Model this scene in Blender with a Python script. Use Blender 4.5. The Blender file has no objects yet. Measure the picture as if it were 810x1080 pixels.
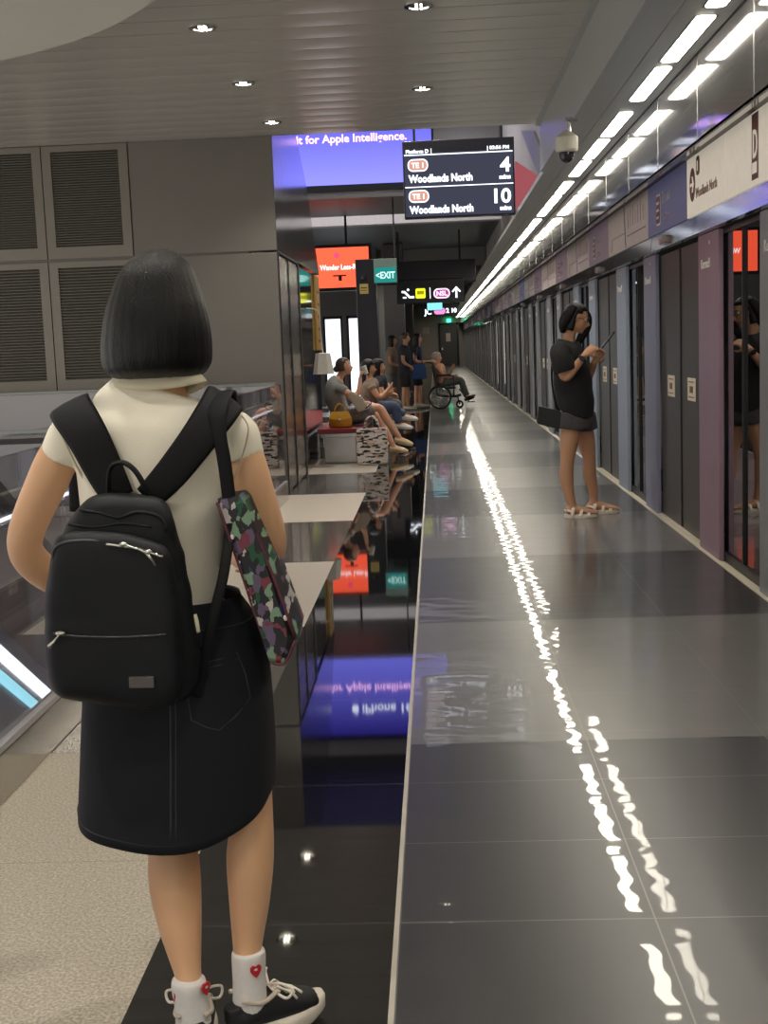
import bpy, bmesh, math, random
from mathutils import Vector, Matrix, noise
random.seed(7)
V = Vector
scn = bpy.context.scene
COL = scn.collection
PI = math.pi

# ------------------------------------------------------------------ camera
F = 1330.0; H = 1.38
ca, cp, cr = math.radians(2.57), math.radians(7.5), 0.0385
fw = V((-math.sin(ca)*math.cos(cp), math.cos(ca)*math.cos(cp), -math.sin(cp)))
r0 = V((math.cos(ca), math.sin(ca), 0)); u0 = r0.cross(fw)
RI = math.cos(cr)*r0 - math.sin(cr)*u0
UP = math.cos(cr)*u0 + math.sin(cr)*r0
cam = bpy.data.cameras.new('camera'); co = bpy.data.objects.new('camera', cam); COL.objects.link(co)
m = Matrix.Identity(4)
for i in range(3):
    m[i][0] = RI[i]; m[i][1] = UP[i]; m[i][2] = -fw[i]
m[2][3] = H
co.matrix_world = m
cam.sensor_fit = 'VERTICAL'; cam.sensor_height = 36; cam.lens = F/1080*36; cam.clip_start = .05; cam.clip_end = 300
scn.camera = co
def at(px, py, Y):
    """world point at depth Y seen at a photo pixel (used to measure positions)"""
    d = fw + RI*((px-405)/F) - UP*((py-540)/F)
    return V((0, 0, H)) + d*(Y/d.y)
def atz(px, py, z):
    d = fw + RI*((px-405)/F) - UP*((py-540)/F)
    return V((0, 0, H)) + d*((z-H)/d.z)

# ------------------------------------------------------------------ materials
MATS = {}
def S(c):
    return tuple((x/12.92 if x <= .04045 else ((x+.055)/1.055)**2.4) for x in [k/255 for k in c])+(1,)
class NT:
    def __init__(s, name):
        s.m = bpy.data.materials.new(name); s.m.use_nodes = True
        s.t = s.m.node_tree; s.t.nodes.clear()
        s.out = s.n('ShaderNodeOutputMaterial')
    def n(s, ty, **kw):
        x = s.t.nodes.new(ty)
        for k, v in kw.items():
            if k.startswith('_'): x.inputs[k[1:]].default_value = v
            else: setattr(x, k, v)
        return x
    def l(s, a, b): s.t.links.new(a, b)
    def math(s, op, a, b=None, c=None):
        x = s.n('ShaderNodeMath', operation=op)
        for i, v in enumerate((a, b, c)):
            if v is None: continue
            if hasattr(v, 'default_value') and not isinstance(v, (int, float)): s.l(v, x.inputs[i])
            else: x.inputs[i].default_value = v
        return x.outputs[0]
    def mix(s, f, a, b):
        x = s.n('ShaderNodeMix', data_type='RGBA')
        for i, v in ((0, f), (6, a), (7, b)):
            if isinstance(v, (int, float, tuple)): x.inputs[i].default_value = v
            else: s.l(v, x.inputs[i])
        return x.outputs[2]
    def pos(s):
        g = s.n('ShaderNodeNewGeometry'); q = s.n('ShaderNodeSeparateXYZ'); s.l(g.outputs['Position'], q.inputs[0])
        return g.outputs['Position'], q.outputs
def P(name, col, rough=.5, metal=0, noise_amt=.06, scale=20, bump=0, bscale=60, coat=0, coat_r=.05, spec=.5, stretch=None, sheen=0):
    if name in MATS: return MATS[name]
    t = NT(name); b = t.n('ShaderNodeBsdfPrincipled')
    c = S(col)
    tc = t.n('ShaderNodeTexCoord'); mp = t.n('ShaderNodeMapping'); t.l(tc.outputs['Object'], mp.inputs[0])
    if stretch: mp.inputs['Scale'].default_value = stretch
    nz = t.n('ShaderNodeTexNoise', _Scale=scale); nz.inputs['Detail'].default_value = 3
    t.l(mp.outputs[0], nz.inputs['Vector'])
    lo = tuple(x*(1-noise_amt*2) for x in c[:3])+(1,); hi = tuple(min(1, x*(1+noise_amt*2)) for x in c[:3])+(1,)
    t.l(t.mix(nz.outputs['Fac'], lo, hi), b.inputs['Base Color'])
    b.inputs['Roughness'].default_value = rough; b.inputs['Metallic'].default_value = metal
    b.inputs['Coat Weight'].default_value = coat; b.inputs['Coat Roughness'].default_value = coat_r
    b.inputs['Specular IOR Level'].default_value = spec
    if sheen: b.inputs['Sheen Weight'].default_value = sheen
    if bump:
        n2 = t.n('ShaderNodeTexNoise', _Scale=bscale); t.l(mp.outputs[0], n2.inputs['Vector'])
        bp = t.n('ShaderNodeBump', _Strength=bump); bp.inputs['Distance'].default_value = .002
        t.l(n2.outputs['Fac'], bp.inputs['Height']); t.l(bp.outputs[0], b.inputs['Normal'])
    t.l(b.outputs[0], t.out.inputs[0]); MATS[name] = t.m
    return t.m
def EM(name, col, st):
    if name in MATS: return MATS[name]
    t = NT(name); e = t.n('ShaderNodeEmission', _Color=S(col), _Strength=st); t.l(e.outputs[0], t.out.inputs[0]); MATS[name] = t.m
    return t.m
def GLASS(name, refl=.3, tint=(255, 255, 255), rough=.0):
    t = NT(name)
    g = t.n('ShaderNodeBsdfGlossy', _Roughness=rough); tr = t.n('ShaderNodeBsdfTransparent', _Color=S(tint))
    ge = t.n('ShaderNodeNewGeometry'); dt = t.n('ShaderNodeVectorMath', operation='DOT_PRODUCT')
    t.l(ge.outputs['Incoming'], dt.inputs[0]); t.l(ge.outputs['Normal'], dt.inputs[1])
    k = t.math('POWER', t.math('SUBTRACT', 1.0, t.math('ABSOLUTE', dt.outputs['Value'])), 4.0)
    f = t.math('MULTIPLY_ADD', k, 1-refl, refl)
    f = t.math('MINIMUM', f, 1.0)
    mx = t.n('ShaderNodeMixShader'); t.l(f, mx.inputs[0]); t.l(tr.outputs[0], mx.inputs[1]); t.l(g.outputs[0], mx.inputs[2])
    t.l(mx.outputs[0], t.out.inputs[0]); MATS[name] = t.m
    return t.m

def EMSIGN(name, col, st):  # sign paint with emission added to raise its brightness
    m_ = P(name, col, .45); b = [n for n in m_.node_tree.nodes if n.type == 'BSDF_PRINCIPLED'][0]
    b.inputs['Emission Color'].default_value = S(col); b.inputs['Emission Strength'].default_value = st; return m_
# floor materials ----------------------------------------------------
def seam(t, coord, start, period, w):
    a = t.math('SUBTRACT', coord, start); a = t.math('DIVIDE', a, period)
    fr = t.math('SUBTRACT', a, t.math('FLOOR', a))
    e = t.math('LESS_THAN', fr, w/period)
    return e
def bandmask(t, y, start=4.25, period=3.84):
    a = t.math('DIVIDE', t.math('SUBTRACT', y, start), period)
    fr = t.math('SUBTRACT', a, t.math('FLOOR', a))
    return t.math('LESS_THAN', fr, .5)
def floor_tile():
    t = NT('platform_tile'); p, q = t.pos(); x, y = q[0], q[1]
    b = t.n('ShaderNodeBsdfPrincipled')
    m_ = bandmask(t, y)
    nz = t.n('ShaderNodeTexNoise', _Scale=7.0); nz.inputs['Detail'].default_value = 5; t.l(p, nz.inputs['Vector'])
    c = t.mix(m_, S((26, 26, 28)), S((98, 96, 94)))
    c = t.mix(t.math('MULTIPLY', nz.outputs['Fac'], .25), c, S((70, 70, 74)))
    s1 = seam(t, x, -.129+.61-.0015, .61, .004); s2 = seam(t, y, 2.883-.002, .487, .004)
    sm = t.math('MAXIMUM', s1, s2)
    c = t.mix(t.math('MULTIPLY', sm, .8), c, S((120, 118, 112)))
    t.l(c, b.inputs['Base Color'])
    r = t.math('MULTIPLY_ADD', nz.outputs['Fac'], .06, .30); t.l(r, b.inputs['Roughness'])
    b.inputs['Specular IOR Level'].default_value = 1.0
    b.inputs['Coat Weight'].default_value = .42; b.inputs['Coat Roughness'].default_value = .02; b.inputs['Coat IOR'].default_value = 1.5
    mp = t.n('ShaderNodeMapping'); mp.inputs['Scale'].default_value = (4.5, 7.5, 1); t.l(p, mp.inputs[0])
    n2 = t.n('ShaderNodeTexNoise', _Scale=1.4); n2.inputs['Detail'].default_value = 0; t.l(mp.outputs[0], n2.inputs['Vector'])
    bp = t.n('ShaderNodeBump', _Strength=.5); bp.inputs['Distance'].default_value = .0016
    t.l(n2.outputs['Fac'], bp.inputs['Height']); t.l(bp.outputs[0], b.inputs['Coat Normal'])
    bp2 = t.n('ShaderNodeBump', _Strength=.2); bp2.inputs['Distance'].default_value = .002
    t.l(n2.outputs['Fac'], bp2.inputs['Height']); t.l(bp2.outputs[0], b.inputs['Normal'])
    t.l(b.outputs[0], t.out.inputs[0]); return t.m
def floor_black():
    t = NT('black_granite'); p, q = t.pos(); x, y = q[0], q[1]
    b = t.n('ShaderNodeBsdfPrincipled')
    s2 = seam(t, y, 2.883-.002, .9725, .004)
    c = t.mix(s2, S((13, 13, 15)), S((70, 70, 70))); t.l(c, b.inputs['Base Color'])
    b.inputs['Roughness'].default_value = .03; b.inputs['Specular IOR Level'].default_value = 1.0
    b.inputs['IOR'].default_value = 1.9
    t.l(b.outputs[0], t.out.inputs[0]); return t.m
def floor_terrazzo():
    t = NT('terrazzo'); p, q = t.pos(); x, y = q[0], q[1]
    b = t.n('ShaderNodeBsdfPrincipled')
    m_ = bandmask(t, y)
    v = t.n('ShaderNodeTexVoronoi', _Scale=95.0); t.l(p, v.inputs['Vector'])
    nz = t.n('ShaderNodeTexNoise', _Scale=130.0); nz.inputs['Detail'].default_value = 2; t.l(p, nz.inputs['Vector'])
    rmp = t.n('ShaderNodeValToRGB'); rmp.color_ramp.elements[0].position = .35; rmp.color_ramp.elements[1].position = .65
    rmp.color_ramp.elements[0].color = S((158, 148, 132)); rmp.color_ramp.elements[1].color = S((212, 203, 186)); t.l(nz.outputs['Fac'], rmp.inputs[0])
    lt = t.mix(t.math('MULTIPLY', v.outputs['Distance'], .35), rmp.outputs[0], S((140, 130, 118)))
    dk = t.mix(nz.outputs['Fac'], S((70, 68, 68)), S((110, 105, 101)))
    c = t.mix(m_, lt, dk)
    s2 = seam(t, y, 4.25-.002, .96, .004)
    c = t.mix(t.math('MULTIPLY', s2, .5), c, S((90, 88, 84)))
    t.l(c, b.inputs['Base Color'])
    r = t.math('MULTIPLY_ADD', m_, -.28, .36); t.l(r, b.inputs['Roughness'])
    b.inputs['Specular IOR Level'].default_value = .7
    t.l(b.outputs[0], t.out.inputs[0]); return t.m
FT, FB, FZ = floor_tile(), floor_black(), floor_terrazzo()

STEEL = P('brushed_steel', (168, 166, 166), .22, 1, .05, 40, stretch=(1, 1, .05))
STEELM = P('mirror_steel', (176, 174, 174), .13, 1, .06, 3, bump=.5, bscale=2.2, stretch=(1, 3.5, .15))
CHROME = P('chrome', (205, 205, 205), .1, 1)
DARKM = P('dark_bronze_panel', (74, 70, 66), .4, .25, .04, 3)
WALLP = P('taupe_metal_panel', (112, 107, 101), .42, .25, .03, 3)
WALLF = P('grey_vent_frame', (120, 115, 107), .35, .4, .03, 3)
LOUV = P('louvre_metal', (104, 100, 92), .45, .2)
CEILM = P('ceiling_slat_metal', (184, 181, 172), .3, .3, .03, 2, stretch=(.3, 3, 1))
SOFF = P('soffit_paint', (168, 170, 168), .35, .25, .02, 2)
FASC = P('fascia_gloss', (160, 160, 164), .07, .85, .02, 2, bump=.15, bscale=1.2)
BLK = P('black_plastic', (20, 21, 23), .35, 0)
BLKM = P('black_matte', (16, 17, 18), .6, 0)
GREYP = P('grey_paint', (92, 92, 94), .5, 0, .04, 2)
DGREY = P('dark_grey_paint', (48, 48, 50), .5, 0, .04, 2)
TUN = P('tunnel_dark', (22, 22, 24), .6)
BEIGE = EMSIGN('beige_sign_panel', (212, 202, 186), .32)
INDIGO = EMSIGN('indigo_sign_panel', (92, 92, 122), .2)
PLUM = EMSIGN('plum_sign_panel', (112, 96, 106), .2)
WHITEP = P('white_paint', (225, 222, 216), .5)
BROWN = P('brown_sign_ink', (122, 84, 74), .5)
PINKW = P('mauve_post_wrap', (150, 122, 138), .38, .25, .05, 2)
LILAW = P('lilac_post_wrap', (136, 138, 160), .38, .25, .05, 2)
BLUEW = P('pale_blue_post_wrap', (150, 160, 176), .38, .25, .05, 2)
POSTG = P('grey_post_wrap', (142, 144, 148), .38, .25, .06, 2)
SILL = P('stone_sill', (190, 182, 164), .4, 0, .08, 60)
SKIN = P('skin', (220, 172, 132), .48, 0, .03, 12, sheen=.1)
SKIN2 = P('skin_tan', (190, 142, 110), .5, 0, .03, 12)
SKIN3 = P('skin_fair', (214, 160, 132), .5, 0, .03, 12)
HAIR = P('black_hair', (8, 7, 8), .42, 0, .25, 60, bump=1.0, bscale=60, stretch=(8, 8, .15), spec=.3)
HAIRB = P('brown_hair', (66, 50, 40), .45, 0, .15, 60)
HAIRG = P('grey_hair', (176, 168, 160), .5, 0, .15, 60)
CREAM = P('cream_knit', (244, 237, 218), .85, 0, .03, 8, bump=.25, bscale=260)
DENIM = P('dark_denim', (11, 14, 23), .85, 0, .12, 240, bump=.2, bscale=400)
STITCH = P('denim_stitch', (52, 54, 62), .8)
NYLON = P('black_nylon', (8, 11, 17), .6, 0, .1, 10, bump=.12, bscale=60, spec=.35)
NYLON2 = P('black_webbing', (13, 14, 18), .7, 0, .1, 200, spec=.3)
SILV = P('silver_zip', (210, 208, 200), .25, 1)
TAG = P('grey_leather_tag', (84, 80, 78), .6)
WHT = P('white_cotton', (226, 222, 218), .8, 0, .03, 90, bump=.3, bscale=200)
RED = P('red_print', (200, 36, 48), .6)
SOLE = P('white_foam_sole', (232, 222, 208), .55)
SHOEB = P('black_mesh_shoe', (24, 24, 27), .6, 0, .2, 200, bump=.3, bscale=300)
EYEW = P('eye_white', (235, 232, 228), .3)
LIP = P('lip', (168, 92, 84), .5)
GLASSB = GLASS('balustrade_glass', .1, (244, 242, 246))
GLASSP = GLASS('platform_glass', .32, (130, 132, 138))
LIGHT = EM('light_panel', (255, 246, 226), 15)

# ------------------------------------------------------------------ mesh helpers
def box(bm, x0, x1, y0, y1, z0, z1, bev=0):
    g = bmesh.ops.create_cube(bm, size=1)['verts']
    for v in g:
        v.co = V(((x0+x1)/2+v.co.x*(x1-x0), (y0+y1)/2+v.co.y*(y1-y0), (z0+z1)/2+v.co.z*(z1-z0)))
    if bev:
        es = list({e for v in g for e in v.link_edges})
        bmesh.ops.bevel(bm, geom=es, offset=bev, segments=2, affect='EDGES', profile=.5)
def crom(pts, n):
    """Catmull-Rom through tuples"""
    if len(pts) < 3 or n <= 1: return [tuple(p) for p in pts]
    out = []; k = len(pts)
    for i in range(k-1):
        p0, p1, p2, p3 = pts[max(i-1, 0)], pts[i], pts[i+1], pts[min(i+2, k-1)]
        for j in range(n):
            t = j/n
            out.append(tuple(.5*((2*b)+(-a+c)*t+(2*a-5*b+4*c-d)*t*t+(-a+3*b-3*c+d)*t**3) for a, b, c, d in zip(p0, p1, p2, p3)))
    out.append(tuple(pts[-1])); return out
def tube(bm, pts, rad, seg=14, sub=4, ref=None, cap=True):
    """tube through points; rad = number or (a, b) per point; a lies along ref"""
    rr = [(r, r) if isinstance(r, (int, float)) else tuple(r) for r in rad]
    if len(rr) == 1: rr = rr*len(pts)
    q = crom([tuple(p)+r for p, r in zip(pts, rr)], sub)
    ps = [V(a[:3]) for a in q]; rs = [(max(a[3], 1e-4), max(a[4], 1e-4)) for a in q]
    ref = V(ref) if ref is not None else None
    rings = []; prev = None
    for i, p in enumerate(ps):
        t = (ps[min(i+1, len(ps)-1)]-ps[max(i-1, 0)]).normalized()
        if ref is not None: a = ref-ref.dot(t)*t
        elif prev is not None: a = prev-prev.dot(t)*t
        else: a = t.orthogonal()
        a.normalize(); prev = a; b = t.cross(a)
        rings.append([bm.verts.new(p+a*math.cos(w)*rs[i][0]+b*math.sin(w)*rs[i][1]) for w in [2*PI*k/seg for k in range(seg)]])
    for r1, r2 in zip(rings, rings[1:]):
        for k in range(seg): bm.faces.new((r1[k], r1[(k+1) % seg], r2[(k+1) % seg], r2[k]))
    if cap:
        for r_, s_ in ((rings[0], -1), (rings[-1], 1)):
            bm.faces.new(r_ if s_ > 0 else r_[::-1])
    return rings
def ball(bm, c, r, ax=None, seg=16):
    """ellipsoid; r = (a,b,c) along axes ax = (X,Y,Z)"""
    if isinstance(r, (int, float)): r = (r, r, r)
    ax = ax or (V((1, 0, 0)), V((0, 1, 0)), V((0, 0, 1)))
    g = bmesh.ops.create_uvsphere(bm, u_segments=seg, v_segments=max(6, seg//2+2), radius=1)['verts']
    for v in g:
        k = v.co.copy(); v.co = V(c)+ax[0]*k.x*r[0]+ax[1]*k.y*r[1]+ax[2]*k.z*r[2]
def rings_mesh(bm, rings, cap=(True, True), closed=True):
    vs = [[bm.verts.new(p) for p in r] for r in rings]; n = len(vs[0])
    for a, b in zip(vs, vs[1:]):
        for k in range(n if closed else n-1): bm.faces.new((a[k], a[(k+1) % n], b[(k+1) % n], b[k]))
    if cap[0]: bm.faces.new(vs[0][::-1])
    if cap[1]: bm.faces.new(vs[-1])
    return vs
def prism(bm, poly, d):
    """polygon (list of Vectors) extruded by vector d"""
    a = [bm.verts.new(p) for p in poly]; b = [bm.verts.new(V(p)+d) for p in poly]; n = len(a)
    bm.faces.new(a[::-1]); bm.faces.new(b)
    for k in range(n): bm.faces.new((a[k], a[(k+1) % n], b[(k+1) % n], b[k]))
def lathe(bm, c, prof, seg=24, axis=None):
    """prof = [(r, z)]"""
    ax = axis or (V((1, 0, 0)), V((0, 1, 0)), V((0, 0, 1)))
    rings_mesh(bm, [[V(c)+ax[0]*r*math.cos(2*PI*k/seg)+ax[1]*r*math.sin(2*PI*k/seg)+ax[2]*z for k in range(seg)] for r, z in prof])
def wloc(o):
    l = V((0, 0, 0))
    while o: l += o.location; o = o.parent
    return l
def obj(name, bm, mat, parent=None, smooth=True, base=None, keep=False, angle=None):
    bmesh.ops.recalc_face_normals(bm, faces=bm.faces[:])
    me = bpy.data.meshes.new(name); bm.to_mesh(me); bm.free()
    return link(name, me, mat, parent, smooth, base, keep, angle)
def link(name, me, mat, parent=None, smooth=True, base=None, keep=False, angle=None):
    me.name = name
    if mat: me.materials.append(mat)
    o = bpy.data.objects.new(name, me); COL.objects.link(o)
    if parent: o.parent = parent; me.transform(Matrix.Translation(-wloc(parent)))
    elif not keep:
        xs = [v.co for v in me.vertices]
        if base is None:
            base = V(((min(v.x for v in xs)+max(v.x for v in xs))/2, (min(v.y for v in xs)+max(v.y for v in xs))/2, min(v.z for v in xs)))
        me.transform(Matrix.Translation(-V(base))); o.location = base
    if smooth:
        me.polygons.foreach_set('use_smooth', [True]*len(me.polygons))
        if smooth == 'a' : me.set_sharp_from_angle(angle=math.radians(angle or 18))
    return o
def fuse(bm, voxel, smooth=4, fac=.5):
    """one continuous skin: voxel remesh of overlapping closed shapes, then smoothing"""
    bmesh.ops.recalc_face_normals(bm, faces=bm.faces[:])
    me = bpy.data.meshes.new('t'); bm.to_mesh(me); bm.free()
    o = bpy.data.objects.new('t', me); COL.objects.link(o)
    r = o.modifiers.new('r', 'REMESH'); r.mode = 'VOXEL'; r.voxel_size = voxel
    if smooth:
        s = o.modifiers.new('s', 'SMOOTH'); s.factor = fac; s.iterations = smooth
    dg = bpy.context.evaluated_depsgraph_get(); dg.update()
    out = bpy.data.meshes.new_from_object(o.evaluated_get(dg))
    bpy.data.objects.remove(o); out.materials.clear()
    return out
def thick(me, t):
    b = bmesh.new(); b.from_mesh(me); bmesh.ops.solidify(b, geom=b.faces[:], thickness=t); b.to_mesh(me); b.free()
def tag(o, label, cat, group=None):
    o['label'] = label; o['category'] = cat
    if group: o['group'] = group
    return o
def empty(name, loc, label, cat, group=None):
    o = bpy.data.objects.new(name, None); COL.objects.link(o); o.location = loc; o.empty_display_size = .1
    return tag(o, label, cat, group)
def struct(name, bm, mat, smooth=False):
    o = obj(name, bm, mat, smooth=smooth, keep=True); o['kind'] = 'structure'; return o
def bx(name, b6, mat, parent=None, bev=0, **k):
    bm = bmesh.new(); box(bm, *b6, bev=bev); return obj(name, bm, mat, parent, smooth='a' if bev else False, **k)
def dup(root, off, label=None, group=None):
    def cp(o, par):
        c = o.copy(); COL.objects.link(c); c.parent = par
        for ch in list(o.children): cp(ch, c)
        return c
    r = cp(root, None); r.location = root.location+V(off)
    if label: r['label'] = label
    if group: r['group'] = group
    return r
def txt(name, s, size, mat, parent, o, U, Vv, align='LEFT', bold=0, depth=.002, sx=1, width=None):
    """lettering laid on a surface: o origin, U reading direction, Vv up"""
    c = bpy.data.curves.new('t', 'FONT'); c.body = s; c.size = size; c.align_x = align; c.offset = bold; c.extrude = depth
    c.resolution_u = 3
    ob = bpy.data.objects.new('t', c); COL.objects.link(ob)
    dg = bpy.context.evaluated_depsgraph_get(); dg.update()
    me = bpy.data.meshes.new_from_object(ob.evaluated_get(dg)); bpy.data.objects.remove(ob)
    U = V(U).normalized(); Vv = V(Vv).normalized(); N = U.cross(Vv)
    if width: sx = width/(max(v.co.x for v in me.vertices)-min(v.co.x for v in me.vertices))
    for v in me.vertices:
        q = v.co.copy(); v.co = V(o)+U*q.x*sx+Vv*q.y+N*q.z
    me.materials.clear()
    return link(name, me, mat, parent, smooth=False)
def flat(bm, pts, o, U, Vv, d=.002):
    U = V(U).normalized(); Vv = V(Vv).normalized(); N = U.cross(Vv)
    prism(bm, [V(o)+U*a+Vv*b for a, b in pts], N*d)
def rrect(w, h, r, n=5):
    out = []
    for cx, cy, a0 in ((w-r, h-r, 0), (r, h-r, 90), (r, r, 180), (w-r, r, 270)):
        for k in range(n+1):
            a = math.radians(a0+90*k/n); out.append((cx+r*math.cos(a), cy+r*math.sin(a)))
    return out
ORD = ['nearest', 'second', 'third', 'fourth', 'fifth', 'sixth', 'seventh', 'eighth', 'ninth', 'tenth', 'eleventh', 'twelfth', 'thirteenth', 'fourteenth', 'fifteenth', 'sixteenth', 'seventeenth', 'eighteenth', 'nineteenth', 'twentieth']
X_, Y_, Z_ = V((1, 0, 0)), V((0, 1, 0)), V((0, 0, 1))
YEND = 78.0
# ================================================================== SETTING
def plane(name, x0, x1, y0, y1, z, mat, t=.1):
    bm = bmesh.new(); box(bm, x0, x1, y0, y1, z-t, z); return struct(name, bm, mat)
XL = -.70; XA = -.13; XW = -1.45
plane('floor', XA, 1.69, -6, YEND, 0, FT)
plane('floor', XL, XA-.012, -6, YEND, 0, FB)
plane('floor', -1.42, XL, -6, 11.7, 0, FZ)
plane('floor', -8, XL, 11.7, YEND, 0, FZ)
plane('floor', -8, -1.42, -6, 1.2, 0, FZ)
bm = bmesh.new(); box(bm, XA-.012, XA, -6, YEND, -.1, .0025)
struct('trim_1', bm, P('seam_strip', (200, 194, 180), .45, .5))
bm = bmesh.new(); box(bm, 1.665, 1.70, -6, YEND, -.1, .004)
struct('trim_2', bm, SILL)
plane('floor', 1.70, 1.98, -6, YEND, -.002, SILL)
# lower concourse level under the escalator opening
plane('floor', -8, -1.42, -2, 14, -5.0, P('lower_floor_tile', (176, 166, 172), .3, 0, .06, 2))
bm = bmesh.new(); box(bm, -8, -1.42, 11.6, 11.7, -5, -.1); struct('wall_void_far', bm, WALLP)
bm = bmesh.new(); box(bm, -1.5, -1.42, 1.2, 11.7, -5, -.1); struct('wall_void_side', bm, WALLP)

# slatted ceiling over the near part of the platform
bm = bmesh.new()
y = -6.0
prof = []
while y < 11.95:
    p = .30
    prof += [(y+.004, 3.372), (y+.006, 3.352), (y+.05, 3.3475), (y+p/2, 3.346), (y+p-.05, 3.3475), (y+p-.006, 3.352), (y+p-.004, 3.372)]
    y += p
n = len(prof)
lo = [[V((x, a, b)) for a, b in prof] for x in (-8.0, .985)]
rings_mesh(bm, lo, cap=(False, False), closed=False)
box(bm, -8, 1.0, -6, 12.0, 3.40, 3.6)
box(bm, -8, 1.0, 11.99, 12.04, 3.355, 3.6)
struct('ceiling', bm, CEILM, smooth='a')
bm = bmesh.new(); box(bm, .985, 1.03, -6, 12.04, 3.335, 3.37); struct('trim_3', bm, SOFF)
bm = bmesh.new(); box(bm, 1.03, 1.06, -6, 12.04, 2.92, 3.6); struct('wall_soffit_side', bm, GREYP if False else SOFF)
# soffit along the platform edge, with its light slots
bm = bmesh.new()
box(bm, 1.061, 1.215, -6, YEND, 2.92, 2.97); box(bm, 1.222, 1.50, -6, YEND, 2.92, 2.97); box(bm, 1.2, 1.23, -6, YEND, 2.925, 2.96)
struct('ceiling', bm, SOFF)
bm = bmesh.new(); box(bm, 1.508, 1.56, -6, YEND, 2.445, 2.97)
struct('wall_fascia', bm, FASC)
bm = bmesh.new()
for k in range(60): 
    yy = -4+k*1.26
    box(bm, 1.5055, 1.51, yy, yy+.008, 2.45, 2.92)
struct('trim_4', bm, STEEL)
bm = bmesh.new()
prism(bm, [V((1.508, -6, 2.44)), V((1.72, -6, 2.51)), V((1.72, -6, 2.56)), V((1.508, -6, 2.46))], V((0, YEND+6, 0)))
struct('trim_5', bm, DGREY)  # dark paint stands in for the shade on this underside
# upper right wall over the soffit beyond the slatted ceiling
bm = bmesh.new(); box(bm, 1.30, 1.36, 12.04, YEND, 2.97, 6.6); struct('wall_right', bm, P('dim_glossy_wall', (128, 126, 126), .65, .0, .1, 1))
plane('ceiling', -8, 1.4, 12.04, 24.2, 6.7, DGREY)
bm = bmesh.new(); box(bm, -8, 1.3, 11.98, 12.04, 3.6, 6.7); struct('wall_upper_near', bm, DGREY)
bm = bmesh.new(); box(bm, -8, 1.3, 24.0, 24.2, 3.62, 6.7); box(bm, -8, 1.3, 23.85, 24.0, 3.62, 3.95); struct('wall_bulkhead', bm, P('bulkhead_grey', (190, 187, 194), .6, .0))
plane('ceiling', -8, 1.4, 24.2, YEND, 3.75, GREYP)
bm = bmesh.new(); box(bm, -8, 1.3, 20.6, 23.4, 3.74, 3.80); struct('trim_10', bm, GREYP)
for k, yy in enumerate((30.8, 41, 52)):
    bm = bmesh.new(); box(bm, -8, 1.3, yy, yy+.25, 3.2, 3.66, bev=.02); struct('trim_%d' % (6+k), bm, P('pale_beam', (140, 138, 136), .4, .1))
# louvre wall facing the camera
bm = bmesh.new()
box(bm, -8, XW-.27, 12.02, 12.2, 0, 3.6)
for (x0, x1) in ((-2.80, XW),):
    box(bm, x0+.004, x1, 12.0, 12.03, 2.31, 3.36, bev=.003); box(bm, x0+.004, x1, 12.0, 12.03, 0, 2.29, bev=.003)
box(bm, -8, -2.804, 12.0, 12.03, 0, 1.05, bev=.003)
struct('wall_left', bm, WALLP)
# mirror clad return wall running along the platform
bm = bmesh.new()
prism(bm, [V((XW-.25, y, z)) for y, z in ((12.031, 2.31), (16.4, 2.31), (15.2, 3.28), (14.1, 3.78), (12.7, 4.4), (12.031, 4.6))], V((.25, 0, 0)))
struct('wall_return', bm, STEELM)
bm = bmesh.new()
box(bm, XW-.25, XW-.02, 12.2, 16.2, 0, 2.28)
struct('wall_return_base', bm, P('dark_mirror', (160, 156, 152), .06, 1, .05, 3, bump=.2, bscale=2))
RIB = P('ribbed_mirror', (214, 206, 198), .2, 1, .2, 6, bump=1.0, bscale=9, stretch=(1, 4, .35))
bm = bmesh.new()
for i, (a, b) in enumerate(((12.03, 12.78), (12.84, 13.7))):
    bm2 = bmesh.new()
    rs = []
    nn = 130
    box(bm2, XW-.02, XW-.005, a, b, .02, 2.27)
    for k in range(nn):
        z = .03+k*2.22/nn
        box(bm2, XW-.006, XW+.004+.002*math.sin(k*.7), a+.01, b-.01, z, z+.011)
    struct('trim_%d' % (20+i), bm2, RIB)
box(bm, XW-.02, XW+.012, 13.7, 13.82, 0, 2.28); box(bm, XW-.02, XW+.012, 12.031, 12.05, 0, 2.28); box(bm, XW-.02, XW+.012, 12.78, 12.84, 0, 2.28)
box(bm, XW-.02, XW+.01, 12.031, 13.8, 2.285, 2.305)
struct('trim_22', bm, DGREY)
# far left facade with daylight windows, side wall and end wall
bm = bmesh.new()
box(bm, -8, -2.62, 30, 30.3, 0, 3.7); box(bm, -1.62, -1.3, 30, 30.3, 0, 3.7); box(bm, -2.62, -1.62, 30, 30.3, 2.12, 3.7); box(bm, -2.16, -2.06, 30, 30.3, 0, 2.12)
struct('wall_facade', bm, P('charcoal_wall', (84, 82, 84), .5, .0))
DAY = EM('daylight_pane', (225, 238, 250), 1.5)
for i, (a, b) in enumerate(((-2.62, -2.16), (-2.06, -1.62))):
    bm = bmesh.new(); box(bm, a, b, 30.1, 30.14, 0.05, 2.12); o = struct('window_%d' % (i+1), bm, DAY)
    bm = bmesh.new(); box(bm, a, a+.05, 30.04, 30.1, .05, 2.12); box(bm, b-.05, b, 30.04, 30.1, .05, 2.12); box(bm, a, b, 30.04, 30.1, 2.05, 2.12); obj('window_frame', bm, BLK, o, False)
bm = bmesh.new(); box(bm, -1.5, -1.3, 34, YEND, 0, 3.7); struct('wall_left_far', bm, P('warm_grey_wall', (150, 143, 134), .5, .0))
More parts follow.
